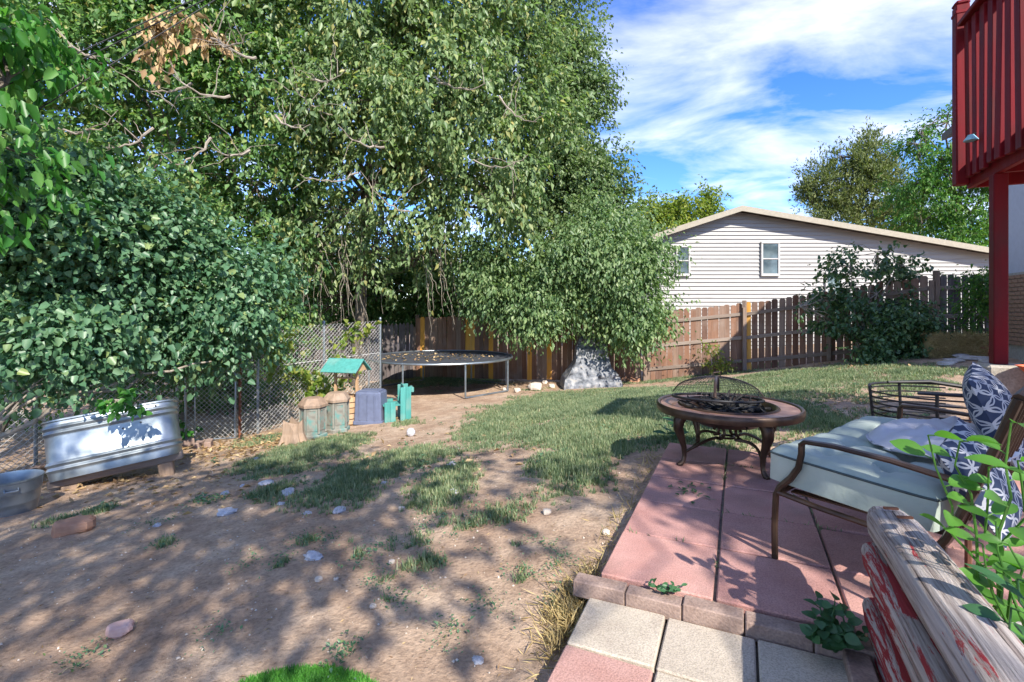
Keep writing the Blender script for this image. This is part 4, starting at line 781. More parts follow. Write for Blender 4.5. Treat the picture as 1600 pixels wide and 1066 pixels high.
# ---------------------------------------------------------------- steel trough, tub, bricks
def trough():
    A, B = P(66, 757, 5.35), P(280, 708, 5.95); x = (B-A); L = x.length; rz = math.atan2(x.y, x.x); tilt = math.asin(x.z/L)
    root = thing('stock_tank', 'dented galvanised stock tank leaning tilted against the wire fence', 'trough', A.lerp(B, .5)); root.rotation_euler = (R(-13), -tilt, rz); H = .66; w = .56
    def outline(s): 
        o = []; r = .20
        for cx, cy, a0 in ((L/2-r, .0+r, -90), (L/2-r, w-r, 0), (-L/2+r, w-r, 90), (-L/2+r, r, 180)):
            for k in range(7): a = R(a0+15*k); o.append((cx+(r+s)*math.cos(a), cy+(r+s)*math.sin(a)))
        return o
    prof = [(0, -.01)]; 
    for z0 in (.07, .47):
        prof += [(z0, 0)]
        for k in range(13): prof.append((z0+.012+k*.0105, .016*(1-math.cos(2*math.pi*k/6))/2))
    prof += [(.635, 0), (.645, .016), (.66, .016), (.668, .0), (.66, -.012), (.05, -.012)]; m = MB(); vs = []
    for z, s in prof: vs += [(p[0], p[1], z) for p in outline(s)]
    n = 28; k = len(prof); m.add(vs, [(a*n+i, a*n+(i+1) % n, (a+1)*n+(i+1) % n, (a+1)*n+i) for a in range(k-1) for i in range(n)]+[tuple((k-1)*n+i for i in range(n)), tuple(range(n))[::-1]]).build('shell', M['galv'], root, True)
    for px, pz in ((.12, .42), (.29, .45), (.15, .20), (.36, .60), (.45, .61)): MB().tube([(px, -.001, pz), (px, -.006, pz)], .011, 10).build('bolt_hole', M['black'], root)
    MB().ring((0, 0, 0), .001, .001, 3, 3) 
    tim = thing('timber_prop', 'old grey timber propping up the steel stock tank', 'timber', A.lerp(B, .5)+Vector((0, 0, -.012))); tim.rotation_euler = (0, -tilt, rz)
    MB().bev((0, .22, -.06), (L*1.02, .12, .09), .01).build('plank', M['rail'], tim)
    for t in (-.36, .36):
        w = tim.location+Vector((math.cos(rz)*math.cos(tilt)*L*t-math.sin(rz)*.24, math.sin(rz)*math.cos(tilt)*L*t+math.cos(rz)*.24, math.sin(tilt)*L*t-.10)); hh = max(.06, w.z-g1(w.x, w.y)+.04)
        MB().bev((L*t, .24, -.105-hh/2), (.15, .17, hh), .01).build('foot_block', M['stump'], tim)
trough()
c = hit(-22, 812); c.y += .22; c.z = g1(c.x, c.y); tub = thing('wash_tub', 'round galvanised wash tub with side handle', 'tub', c)
rt = .235; MB().lathe([(.001, .02), (rt*.84, .02), (rt*.84, 0), (rt*.87, .06), (rt*.90, .10), (rt*.915, .105), (rt*.92, .12), (rt*.95, .2), (rt*.965, .205), (rt*.97, .22), (rt, .31), (rt*1.03, .315), (rt*1.035, .33), (rt*1.0, .332), (rt*.97, .30), (rt*.83, .03), (.001, .03)], 40).build('body', M['galv'], tub, True)
for a in (-.75, 2.4): MB().tube([(rt*1.0*math.cos(a-.2), rt*1.0*math.sin(a-.2), .27), (rt*1.1*math.cos(a-.18), rt*1.1*math.sin(a-.18), .25), (rt*1.1*math.cos(a+.18), rt*1.1*math.sin(a+.18), .25), (rt*1.0*math.cos(a+.2), rt*1.0*math.sin(a+.2), .27)], .010, 6).build('handle', M['galv'], tub, True)
for q, (px, py) in enumerate(((293, 697), (312, 699), (326, 698), (60, 740), (48, 745))):
    c = hit(px, py); tag(MB().bev((0, 0, .05), (.10, .19, .11), .008).build('brick', M['brick'], None, False, c, (.1, 0, random.uniform(-.5, .5))), 'old brown brick half sunk along the low wire fence', 'brick', 'bricks along the low fence')
# ---------------------------------------------------------------- straw bale, fuel can, orange barrow
c = hit(1492, 557); c.y += .12; bale = thing('straw_bale', 'loose yellow straw bale against the dark fence', 'bale', c, -.1)
MB().bev((0, 0, .2), (.98, .42, .40), .05).build('core', M['straw'], bale)
n = 5200; p = np.c_[rng.uniform(-.5, .5, n), rng.uniform(-.24, .22, n), rng.uniform(0, .43, n)]; p[:n//2, 1] = -.2-rng.random(n//2)*.06
p[n//2:n//2+1500, 2] = .38+rng.random(1500)*.06; link('straw', leaf_mesh('straw', p, rng.normal(size=(n, 3))*np.array([1, .4, .6])+np.array([0, -.25, -.25]), rng.normal(size=(n, 3)), .13, .006), M['straw'], bale)['kind'] = 'stuff'
c = hit(1534, 556); can = thing('fuel_can', 'small red plastic fuel can beside the straw bale', 'can', c, .2)
MB().bev((0, 0, .10), (.36, .22, .20), .035).build('body', M['redplastic'], can); MB().tube([(-.10, 0, .20), (-.08, 0, .25), (.07, 0, .25), (.10, 0, .2)], .018, 8).build('handle', M['redplastic'], can, True); MB().tube([(.14, 0, .19), (.14, 0, .24)], .03, 10).build('cap', M['black'], can, True)
ob = uv2w(DA+.02+.16, DB-.95); wb = thing('orange_tray', 'orange plastic tub rim jutting in front of the concrete block', 'tub', (ob[0], ob[1], .0), PR)
m = MB(); lv = [(.35, .50, .0), (.42, .6, .0), (.56, .82, .0), (.575, .86, 0), (.575, .83, 0), (.44, .57, 0), (.37, .5, 0)]; vs = []
for z, s, _ in lv: vs += [(x*.5*s+.30, y*.34*s, z+.24) for x, y in ((-1, -.8), (-.85, -1), (.85, -1), (1, -.8), (1, .8), (.85, 1), (-.85, 1), (-1, .8))]
m.add(vs, [(k*8+i, k*8+(i+1) % 8, (k+1)*8+(i+1) % 8, (k+1)*8+i) for k in range(6) for i in range(8)]+[tuple(range(8))[::-1], tuple(48+i for i in range(8))]).build('tray', M['orangeplastic'], wb)
for x in (.12, .48): MB().bev((x, 0, .29), (.06, .3, .62), .01).build('stand', M['rail'], wb)
# ---------------------------------------------------------------- fire pit table
def firepit():
    root = thing('fire_pit_table', 'round bronze fire pit table with scrolled legs and domed mesh cover', 'fire pit', (1.76, 4.06, 0), R(14)); h = .455; Rr = .55
    MB().lathe([(.355, h-.012), (.36, h+.002), (.52, h+.004), (.522, h-.02), (.36, h-.02), (.355, h-.012)], 56).build('table_top', M['tabletop'], root, True)
    MB().lathe([(.515, h-.045), (.55, h-.045), (.556, h-.02), (.553, h+.010), (.545, h+.018), (.53, h+.014), (.522, h+.004), (.515, h-.045)], 56).build('rim_band', M['bronze'], root, True)
    MB().lathe([(.385, h+.006), (.372, h+.016), (.355, h+.006), (.33, h-.05), (.22, h-.13), (.001, h-.15), (.001, h-.16), (.23, h-.145), (.345, h-.06), (.37, h-.03)], 44).build('fire_bowl', M['bronze'], root, True)
    n = 160; p = np.c_[rng.normal(size=(n, 2))*.16, np.zeros(n)]; p[:, 2] = h-.04+rng.random(n)*.06
    rr = np.linalg.norm(p[:, :2], axis=1); p = p[rr < .3]; link('charred_wood', leaf_mesh('charred', p, rng.normal(size=(len(p), 3))*np.array([1, 1, .35]), rng.normal(size=(len(p), 3)), .17, .035), M['char'], root)['kind'] = 'stuff'
    for k in range(7):
        a = random.uniform(0, 6.28); MB().tube([(.26*math.cos(a), .26*math.sin(a), h+.01), (-.2*math.cos(a+.4), -.2*math.sin(a+.4), h+.045)], .017, 6).build('charred_log', M['char'], root, True)
    T = Matrix.Rotation(R(-4), 3, 'X') @ Matrix.Rotation(R(3), 3, 'Y'); oc = Vector((-.07, .04, h+.06))
    sc = link('mesh_cover', MB().ring((0, 0, 0), .345, .011, 48, 6, T).mesh('mesh_cover', True), M['black'], root, oc)
    dome = lambda r, a: T @ Vector((r*math.cos(a), r*math.sin(a), .175*math.sqrt(max(0, 1-(r/.35)**2))))
    for k in range(4):
        a = k*math.pi/2+.9; MB().tube([dome(r, a)*1.008 for r in np.linspace(.345, .0, 9)], .011, 6, True, .35).build('strap', M['bronze'], sc, True)
    m = MB()
    for k in range(52): m.tube([dome(r, 2*math.pi*k/52) for r in np.linspace(.345, .03, 8)], .0014, 3, False)
    for r in np.linspace(.05, .33, 13): m.tube([dome(r, 2*math.pi*k/36) for k in range(37)], .0014, 3, False)
    m.build('wire_net', M['black'], sc)['kind'] = 'stuff'
    q = dome(0, 0); MB().tube([q+Vector((-.035, 0, -.005)), q+Vector((-.03, 0, .03)), q+Vector((.03, 0, .035)), q+Vector((.035, 0, -.005))], .006, 6).build('handle', M['bronze'], sc, True)
    for k in range(4):
        a = math.pi/2*k; ca, sa = math.cos(a), math.sin(a)
        pr = [(.40, h-.04), (.445, h-.10), (.45, h-.16), (.425, h-.23), (.40, h-.31), (.395, h-.38), (.405, .035), (.43, .012), (.455, .006)]
        lg = MB().tube([(r*ca, r*sa, z) for r, z in pr], [.045, .046, .040, .030, .022, .018, .018, .022, .016], 10).build('leg', M['bronze'], root, True)
        sp = []                                             # scroll stretcher from each leg to the hub
        for t in np.linspace(0, 1, 10): sp.append((.40-.30*t, .0+.05*math.sin(t*math.pi), .10+.10*t+.04*math.sin(t*math.pi*1.0)))
        for t in np.linspace(0, 1.35*math.pi, 10): sp.append((.10-.055*math.sin(t)*.8, .05*(1-t/6), .20+.055*(1-math.cos(t))*.9-.0))
        MB().tube([(x*ca-y*sa, x*sa+y*ca, z) for x, y, z in sp], .0125, 6).build('scroll', M['bronze'], root, True)
    MB().ring((0, 0, .20), .055, .010, 20, 6).build('hub_ring', M['bronze'], root, True)
firepit()
# ---------------------------------------------------------------- loveseat
def cushion(sx, sy, t, puff, tufts=(), nx=26, ny=26, seed=0, sag=0):
    m = MB(); top = []; bot = []
    for j in range(ny+1):
        for i in range(nx+1):
            x, y = i/nx*2-1, j/ny*2-1; e = ((1-abs(x)**4)*(1-abs(y)**4))**.4; k = max(abs(x), abs(y)); rc = 1-.05*(abs(x*y))**6
            z = puff*e
            for a, b in tufts: z -= .05*math.exp(-(((x-a)/.14)**2+((y-b)/.14)**2))+.018*math.exp(-((x-a)/.08)**2)*(1-abs(y)**3)+.012*math.exp(-((y-b)/.08)**2)*(1-abs(x)**3) if tufts else 0
            z += .022*(float(vnoise(np.array([[x*2.4+seed, y*2.4, .5]]), seed)[0])-.5)*e
            top.append((x*sx/2*rc, y*sy/2*rc, t/2+z)); bot.append((x*sx/2*rc*.985, y*sy/2*rc*.985, -t/2-puff*.35*e))
    N = (nx+1)*(ny+1); f = [(j*(nx+1)+i, j*(nx+1)+i+1, (j+1)*(nx+1)+i+1, (j+1)*(nx+1)+i) for j in range(ny) for i in range(nx)]
    m.add(top+bot, f+[tuple(N+i for i in q[::-1]) for q in f])
    per = [i for i in range(nx+1)]+[(j)*(nx+1)+nx for j in range(1, ny+1)]+[ny*(nx+1)+i for i in range(nx-1, -1, -1)]+[j*(nx+1) for j in range(ny-1, 0, -1)]
    m.f += [(per[k], N+per[k], N+per[(k+1) % len(per)], per[(k+1) % len(per)]) for k in range(len(per))]
    return m, [Vector(top[i]) for i in per]
def loveseat():
    root = thing('loveseat', 'bronze metal patio loveseat with curved arms beside the fire pit', 'loveseat', (2.115, 2.64, 0), R(37.2)); br = M['bronze']; hw = .73
    for s in (-1, 1):
        x = s*hw
        pts = [(x, .36, 0), (x, .362, .16), (x, .355, .32), (x, .335, .365), (x, .285, .42), (x, .25, .48), (x, .236, .55), (x, .235, .60)]
        m = MB().tube(pts, .016, 8); m.build('front_leg', br, root, True)
        MB().tube([(x, .235, .595), (x, .22, .612), (x, .10, .618), (x, -.12, .605), (x, -.34, .575), (x, -.40, .56)], .023, 8, True, .55).build('arm', br, root, True)
        MB().tube([(x, .345, .335), (x, .15, .315), (x, -.12, .30), (x, -.30, .30)], .018, 8, True, .7).build('side_rail', br, root, True)
        MB().tube([(x, -.16, .31), (x, -.30, .16), (x, -.44, 0)], .018, 8).build('rear_leg', br, root, True)
        MB().tube([(x, -.22, .20), (x, -.30, .34), (x, -.38, .55), (x, -.50, .92)], .02, 8, True, .8).build('back_upright', br, root, True)
    MB().tube([(-hw, .345, .335), (hw, .345, .335)], .016, 8).build('front_rail', br, root, True); MB().tube([(-hw, -.28, .30), (hw, -.28, .30)], .016, 8).build('rear_rail', br, root, True)
    MB().tube([(-hw, -.50, .92), (-.3, -.515, .96), (.3, -.515, .96), (hw, -.50, .92)], .02, 8).build('top_rail', br, root, True)
    sl = MB().tube([(0, -.30, .32), (0, -.38, .55), (0, -.505, .94)], .011, 6, True, .6).mesh('back_slat', True)
    for k in range(11): again('back_slat', sl, br, root, (-.6+k*.12, 0, 0))
    for k in range(7): MB().box((-.6+k*.2, .03, .318), (.05, .6, .008)).build('seat_strap', br, root)
    for s, ry in ((-1, .03), (1, -.02)):
        m, per = cushion(.70, .70, .135, .05, ((-.4, .35), (.4, .35), (-.4, -.35), (.4, -.35)), seed=4+s)
        th = thing('seat_cushion', 'mint green tufted seat cushion, '+('half of the loveseat nearer the log planter' if s < 0 else 'half of the loveseat nearer the concrete block'), 'cushion')
        th.location = root.matrix_basis @ Vector((s*.355, .055, .405)) if False else Vector((0, 0, 0))
        Mx = Matrix.Translation((2.115, 2.64, 0)) @ Matrix.Rotation(R(37.2), 4, 'Z') @ Matrix.Translation((s*.355, .075, .415)) @ Matrix.Rotation(R(4 if s < 0 else 3), 4, 'X') @ Matrix.Rotation(ry, 4, 'Y')
        th.matrix_basis = Mx; m.build('pad', M['mint'], th, True)
        MB().tube(per[::2]+[per[0]], .006, 5, False).build('piping', M_plain('dark_piping', (.05, .07, .07), .7) if s < 0 else bpy.data.materials['dark_piping'], th, True)
    def pillow(label, loc, rot, sz, mat, seed, name='throw_pillow'):
        m = MB(); n = 22; vs = []
        for sgn in (1, -1):
            for j in range(n+1):
                for i in range(n+1):
                    x, y = i/n*2-1, j/n*2-1; e = max(0, (1-x*x)*(1-y*y))**.45; pin = 1-.07*(1-abs(x*y))*max(abs(x), abs(y))**2
                    w = .03*(float(vnoise(np.array([[x*2+seed, y*2, sgn]]), seed)[0])-.5)
                    vs.append((x*sz/2*pin, y*sz/2*pin, sgn*(.085*e*sz/.45)+w*e))
        N = (n+1)**2; f = [(j*(n+1)+i, j*(n+1)+i+1, (j+1)*(n+1)+i+1, (j+1)*(n+1)+i) for j in range(n) for i in range(n)]
        m.add(vs, f+[tuple(N+i for i in q[::-1]) for q in f]); o = m.build(name, mat, None, True)
        o.matrix_basis = Matrix.Translation((2.115, 2.64, 0)) @ Matrix.Rotation(R(37.2), 4, 'Z') @ Matrix.Translation(loc) @ rot; return tag(o, label, 'pillow')
    rx = lambda a, b=0, c=0: Matrix.Rotation(R(b), 4, 'Z') @ Matrix.Rotation(R(a), 4, 'X') @ Matrix.Rotation(R(c), 4, 'Z')
    pillow('navy and white lattice pillow propped upright on the loveseat back over the white throw', (.30, -.28, .70), rx(68, 5, 8), .48, M['lattice'], 3)
    pillow('navy and white lattice pillow slumped low against the loveseat arm by the log planter', (-.50, -.36, .55), rx(62, -6, 14), .40, M['lattice'], 5)
    m = MB(); n = 34; vs = []
    for j in range(n+1):
        for i in range(n+1):
            x, y = i/n*2-1, j/n*2-1; r = math.hypot(x, y); q = np.array([[x*2.6, y*2.6, 3.1]]); w = float(vnoise(q, 8)[0])-.5; w2 = float(vnoise(q*2.7, 9)[0])-.5
            e = max(0, 1-r**2.2) if r < 1 else 0; k = min(1, 1/max(r, 1e-6)) if r > 1 else 1
            vs.append((x*.42*k, y*.30*k, .012+.10*e+(.09*w+.05*w2)*min(1, e*2+.1)))
    m.add(vs, [(j*(n+1)+i, j*(n+1)+i+1, (j+1)*(n+1)+i+1, (j+1)*(n+1)+i) for j in range(n) for i in range(n)]); o = m.build('throw_blanket', M['cloth'], None, True)
    sd_ = o.modifiers.new('thickness', 'SOLIDIFY'); sd_.thickness = .012
    o.matrix_basis = Matrix.Translation((2.115, 2.64, 0)) @ Matrix.Rotation(R(37.2), 4, 'Z') @ Matrix.Translation((.12, -.10, .535)); tag(o, 'crumpled white throw heaped on the loveseat cushions', 'blanket')
loveseat()
def slat_chair():
    root = thing('slatted_chair', 'black metal chair with curved horizontal bar back behind the loveseat', 'chair', (3.22, 3.72, 0), R(-20)); r = .34; bk = M['black']
    for k in range(7):
        z = .36+k*.042; rr = r+.02*k/6; MB().tube([(rr*math.cos(a)*1.25, rr*math.sin(a), z) for a in np.linspace(R(70), R(290), 24)], .0065, 5).build('bar', bk, root, True)
    MB().tube([((r+.02)*math.cos(a)*1.25, (r+.02)*math.sin(a), .64) for a in np.linspace(R(70), R(180), 14)], .010, 6).build('top_rail', bk, root, True)
    for s in (-1, 1): MB().tube([(-.25, s*.29, .645), (.05, s*.36, .655), (.32, s*.33, .62), (.42, s*.30, .56)], [.016, .026, .028, .02], 8, True, .6).build('arm', bk, root, True)
    for a in (110, 180, 250): MB().tube([(r*math.cos(R(a))*1.25, r*math.sin(R(a)), .30), ((r+.02)*math.cos(R(a))*1.27, (r+.02)*math.sin(R(a)), .645)], .011, 6).build('upright', bk, root, True)
    for x, y in ((-.3, -.26), (-.3, .26), (.3, -.28), (.3, .28)): MB().tube([(x, y, .33), (x*1.12, y*1.1, 0)], .013, 6).build('leg', bk, root, True)
    MB().lathe([(.001, .30), (.33, .30), (.35, .315), (.33, .33), (.001, .33)], 28).build('seat', bk, root, True)
slat_chair()
# ---------------------------------------------------------------- log planter and its plants
def logs():
    root = thing('log_planter', 'raised planter wall of stacked weathered logs with flaking red paint', 'planter', (PO[0], PO[1], 0), PR)
    def log(a, b0, b1, z, w, h, sd, nm='log', along=True):
        m = MB(); n = 14; k = 30; vs = []
        for j in range(k+1):
            t = j/k; e = 1 if 0 < j < k else .86
            for i in range(n):
                th = 2*math.pi*i/n; cx, cz = math.cos(th), math.sin(th); cx = math.copysign(abs(cx)**.7, cx); cz = math.copysign(abs(cz)**.7, cz)
                q = float(vnoise(np.array([[th*1.3+sd, t*7, sd]]), 3)[0])-.5; q2 = float(vnoise(np.array([[i*1.7, t*2.2, sd+9]]), 4)[0])-.5; s = 1+.10*q+.13*q2
                vs.append(((b1-b0)*(t-.5), cx*w/2*s*e, cz*h/2*s*e))
        f = [(j*n+i, j*n+(i+1) % n, (j+1)*n+(i+1) % n, (j+1)*n+i) for j in range(k) for i in range(n)]+[tuple(range(n))[::-1], tuple(k*n+i for i in range(n))]
        o = m.add(vs, f).build(nm, M['redlog'] if sd in (3, 8, 13, 18) else M['log'], root, True, (a, (b0+b1)/2, z) if along else ((b0+b1)/2, a, z), (0, 0, math.pi/2 if along else 0)); return o
    a0 = 1.115
    for i, (w, z, da, e) in enumerate(((.13, -.02, .0, .06), (.13, .085, -.015, .03), (.125, .19, .0, .0), (.125, .295, -.02, .04))): log(a0+da, -2.3, .02+e, z, w, .088, 3+i*5)
    log(a0+.03, -2.3, .13, .405, .165, .12, 31); MB().bev((a0+.012, -1.15, .16), (.03, 2.28, .46), .004).build('backing_board', M_plain('red_barn_paint', (.30, .018, .026), .6), root)
    for z, sd in ((.0, 51), (.11, 57)): log(.02, 1.32, 2.9, z, .12, .112, sd, 'cross_log', False)
    MB().box((2.1, -1.2, .03), (1.6, 2.2, .12)).build('soil', M_noise('soil', [(.3, (.035, .024, .018)), (.7, (.11, .08, .06))], 25, .95, 0, .8, .02), root)
    for x, y, zz in ((a0+.02, .05, .478), (a0+.045, -.03, .478)): MB().box((0, 0, 0), (.05, .012, .008)).build('staple', M['rust'], root, False, (x, y, zz), (0, 0, .3))
    MB().tube([(1.36, .03, .02), (1.36, .03, .42)], .011, 7).build('rebar_stake', M['rust'], root, True)
logs()
def blade_leaf(m, base, d, up, L, Wd, n=5, curl=.18):
    d = Vector(d).normalized(); s = d.cross(Vector(up)).normalized(); u = s.cross(d).normalized(); vs = []
    for k in range(n+1):
        t = k/n; c = Vector(base)+d*L*t-u*curl*L*t*t; w = Wd*.5*math.sin(math.pi*min(1, t*.93+.06))**.75
        vs += [c+s*w+u*w*.3, c, c-s*w+u*w*.3]
    m.add(vs, [(k*3+j, k*3+j+1, (k+1)*3+j+1, (k+1)*3+j) for k in range(n) for j in range(2)])
def sprout(label, base, tops, L, nl, mat, name='seedling', group=None, wl=.48):
    base = Vector(base); root = thing(name, label, 'plant', base, 0, group)
    for tp in tops:
        q = curve(base, Vector(tp), 7, .02, .05); MB().tube([p-base for p in q], taper(.006, .0025, 7), 6, False).build('stem', M['leafP'] if mat != 'leafW' else M['leafW'], root, True)
        for k in range(nl):
            t = .25+.75*k/(nl-1); f = t*7; i = min(6, int(f)); p = q[i].lerp(q[i+1], f-i); a = k*2.4+random.random(); m = MB()
            dd = Vector((math.cos(a), math.sin(a), random.uniform(.05, .55))); ll = L*random.uniform(.65, 1.1)*(1.1-.3*t); pe = p+dd*ll*.25
            m.tube([p-base, pe-base], .002, 4, False); blade_leaf(m, pe-base, dd, (random.gauss(0, .5), -.5, .8), ll, ll*wl); m.build('leaf', M[mat], root, True)
sprout('tall bright green seedling with oval leaves rising in front of the loveseat pillows', (1.50, 1.52, .09), [P(1500, 690, 1.50), P(1580, 660, 1.45), P(1545, 730, 1.5), P(1450, 680, 1.52), P(1590, 720, 1.42)], .105, 8, 'leafP', wl=.6)
sprout('slender toothed green weed standing in the planter soil', (1.42, 1.32, .09), [P(1556, 815, 1.4), P(1575, 850, 1.36), P(1535, 850, 1.4)], .09, 7, 'leafP', 'weed_plant')
sprout('leafy green weed in the corner of the log planter soil', (1.48, 1.22, .09), [P(1590, 905, 1.26), P(1600, 935, 1.2), P(1580, 950, 1.22)], .10, 8, 'leafW', 'weed_plant')
wc = uv2w(.93, -.10); sprout('dark glossy leafy weed growing from the brick edging', (*wc, -.04), [Vector((wc[0]+dx, wc[1]+dy, dz)) for dx, dy, dz in ((-.07, .0, .09), (.05, .02, .10), (0, -.05, .06), (-.03, .06, .12), (.08, -.04, .05), (-.1, -.03, .04), (.02, .03, .13))], .062, 9, 'leafW', 'weed_plant', wl=.8)
wc = uv2w(.30, -.02); sprout('small toothed weed lying over the brick edging', (*wc, -.01), [Vector((wc[0]+.07, wc[1]+.0, .02)), Vector((wc[0]-.06, wc[1]+.03, .02)), Vector((wc[0]+.03, wc[1]-.05, .03))], .045, 6, 'leafW', 'weed_plant')
c = hit(1112, 588); tree('young_sapling', 'thin yellow green sapling in the grass before the sunlit fence', 'plant', c, c+Vector((0, 0, .35)), [(c.x, c.y, c.z+.55, .28, .25, .3), (c.x+.25, c.y+.1, c.z+.35, .25, .2, .15), (c.x-.1, c.y, c.z+.8, .15, .15, .2)], 700, M['leafV'], .012, 'palebark', thr=.2, L=.07, Wd=.04, seed=161, cl=7, sig=.07, nsc=3)
c = hit(205, 668); tree('trough_weed', 'broad green leaves sprouting above the rim of the stock tank', 'plant', Vector((c.x, c.y, c.z)), P(180, 625, 5.5), [E(170,632,5.45,.14,.08,.05), E(205,634,5.5,.12,.08,.05), E(185,628,5.5,.16,.08,.05)], 120, M['leafF'], .006, 'palebark', thr=0, L=.085, Wd=.06, seed=171, full=True, cl=6, sig=.03, subs=4)
c = hit(286, 690); tree('fence_weed', 'broad leaved green weed between the stock tank and the gate', 'plant', c, c+Vector((0, 0, .3)), [(c.x, c.y-.1, c.z+.35, .12, .1, .2), (c.x+.08, c.y-.1, c.z+.2, .1, .1, .1)], 90, M['leafF'], .006, 'palebark', thr=0, L=.11, Wd=.09, seed=172, full=True, cl=5, sig=.05, subs=4)
# ---------------------------------------------------------------- grass, litter
def grass():
    n = 520000; x = rng.uniform(-6.5, 10, n); y = 1.3+14.5*rng.random(n)**1.25; vis = np.abs(x) < 1.05*y+.4; x, y = x[vis], y[vis]
    g = gdens(x, y); k = rng.random(len(x)) < g*1.1; x, y, g = x[k], y[k], g[k]
    if len(x) > 62000: q = rng.choice(len(x), 62000, replace=False); x, y, g = x[q], y[q], g[q]
    z = gz(x, y); N = len(x); B = 7; a = rng.random((N, B))*6.283; r = rng.random((N, B))*.028
    X = (x[:, None]+r*np.cos(a)).ravel(); Y = (y[:, None]+r*np.sin(a)).ravel(); Z = np.repeat(z-.004, B)
    h = (.022+.045*rng.random((N, B))*(.5+g[:, None])).ravel()*(.8+.5*rng.random(N*B)); le = .65*rng.random(N*B); a2 = rng.random(N*B)*6.283; wd = .0035+.0045*rng.random(N*B)
    base = np.c_[X, Y, Z]; s = np.c_[np.cos(a2+1.57), np.sin(a2+1.57), np.zeros(N*B)]*wd[:, None]; tip = base+np.c_[np.cos(a2)*h*le*1.4, np.sin(a2)*h*le*1.4, h]
    me = np_mesh('grass', np.stack([base-s, base+s, tip], 1).reshape(-1, 3), np.arange(N*B*3).reshape(-1, 3))
    tag(link('grass', me, M['grass']), 'thin patchy green grass growing over the dirt yard', 'grass', None, 'stuff')
grass()
def rosettes():                                              # broad leaved ground weeds
    P_, D_, L_ = [], [], []
    for cx, cy, rx, ry, dn in GW:
        for _ in range(int(14*dn)+2):
            x = cx+random.gauss(0, .6)*rx; y = cy+random.gauss(0, .6)*ry
            a, b = w2uv(x, y)
            if a > -.1 and b < 2.7: continue
            z = g1(x, y); s = random.uniform(.025, .06)*(.5 if y < 4.5 else 1)
            for k in range(random.randint(8, 16)): t = random.random()*6.28; P_.append((x+random.gauss(0, .04), y+random.gauss(0, .04), z+random.random()*.035)); D_.append((math.cos(t), math.sin(t), random.uniform(.1, .9))); L_.append(s*random.uniform(.5, 1))
    P_, D_, L_ = np.array(P_), np.array(D_), np.array(L_); tag(link('ground_weeds', leaf_mesh('ground_weeds', P_, D_, np.array([[0, 0, 1.]])+rng.normal(size=P_.shape)*.3, L_, L_*.55), M['leafE']), 'low blue green broad leaved weeds among the grass', 'weeds', None, 'stuff')
rosettes()
def litter(name, label, spots, mat, L, W2, up=.01):
    p = np.array(spots); z = gz(p[:, 0], p[:, 1])+up; n = len(p); d = np.c_[rng.normal(size=(n, 2)), rng.normal(size=n)*.25]; nm = np.array([[0, 0, 1.]])+rng.normal(size=(n, 3))*.35; l = L*(.5+rng.random(n))
    tag(link(name, leaf_mesh(name, np.c_[p, z], d, nm, l, l*W2), mat), label, 'litter', None, 'stuff')
sp_ = []
for (px, py, rx, ry, n) in ((330,705,110,16,500), (150,745,120,20,260), (420,690,60,12,350), (250,765,200,30,160), (600,700,200,40,120), (700,600,120,8,260), (860,605,40,8,90), (1250,575,180,6,160), (1330,640,90,25,160)):
    for _ in range(n): 
        c = (px+random.gauss(0, .6)*rx, py+random.gauss(0, .6)*ry)
        sp_.append(c)
idx = [hit(*c) for c in sp_]; litter('dry_leaf_litter', 'brown dry leaves scattered along the wire fence and yard', [(c.x, c.y) for c in idx], M['leafDry'], .07, .5)
idx = [(random.uniform(-4.5, 1.0), random.uniform(1.6, 6)) for _ in range(1300)]; idx = [q for q in idx if w2uv(*q)[0] < -.05]
litter('twig_litter', 'small dark twigs and crumbs on the bare dirt', idx, M['leafDry'], .022, .25, .006)
def pebbles():
    n = 4200; x = rng.uniform(-5, 1.2, n); y = rng.uniform(1.4, 8, n); k = w2uv(x, y)[0] < -.03; x, y = x[k], y[k]; z = gz(x, y); n = len(x); s = .002+.009*rng.random(n)**4
    oc = np.array([(1, 0, 0), (0, 1, 0), (-1, 0, 0), (0, -1, 0), (0, 0, .8), (0, 0, -.5)]); co = (np.c_[x, y, z+.001][:, None]+oc[None]*s[:, None, None]*(.7+.6*rng.random((n, 6, 1)))).reshape(-1, 3)
    f = np.array([(0, 1, 4), (1, 2, 4), (2, 3, 4), (3, 0, 4), (1, 0, 5), (2, 1, 5), (3, 2, 5), (0, 3, 5)]); tag(link('pebbles', np_mesh('pebbles', co, (np.arange(n)[:, None, None]*6+f[None]).reshape(-1, 3)), M['stone']), 'fine gravel crumbs over the bare dirt', 'gravel', None, 'stuff')
pebbles()
# dry straw-coloured grass hanging along the patio edge
n = 1100; t = rng.random(n); aa = -.05-.07*np.abs(rng.normal(size=n)); bb = np.where(t < .85, rng.normal(size=n)*.16-.10, rng.random(n)*2.4)
wx, wy = PO[0]+aa*VX+bb*UX, PO[1]+aa*VY+bb*UY; zz = gz(wx, wy); d = np.c_[rng.normal(size=(n, 2))*.8+np.array([-.3, -.4]), .35+rng.random(n)*.8]
tag(link('dry_grass_tuft', leaf_mesh('dry_grass', np.c_[wx, wy, zz], d, rng.normal(size=(n, 3)), .04+.08*rng.random(n), .004), M['straw']), 'dry straw coloured grass along the left edge of the patio and path', 'grass', None, 'stuff')
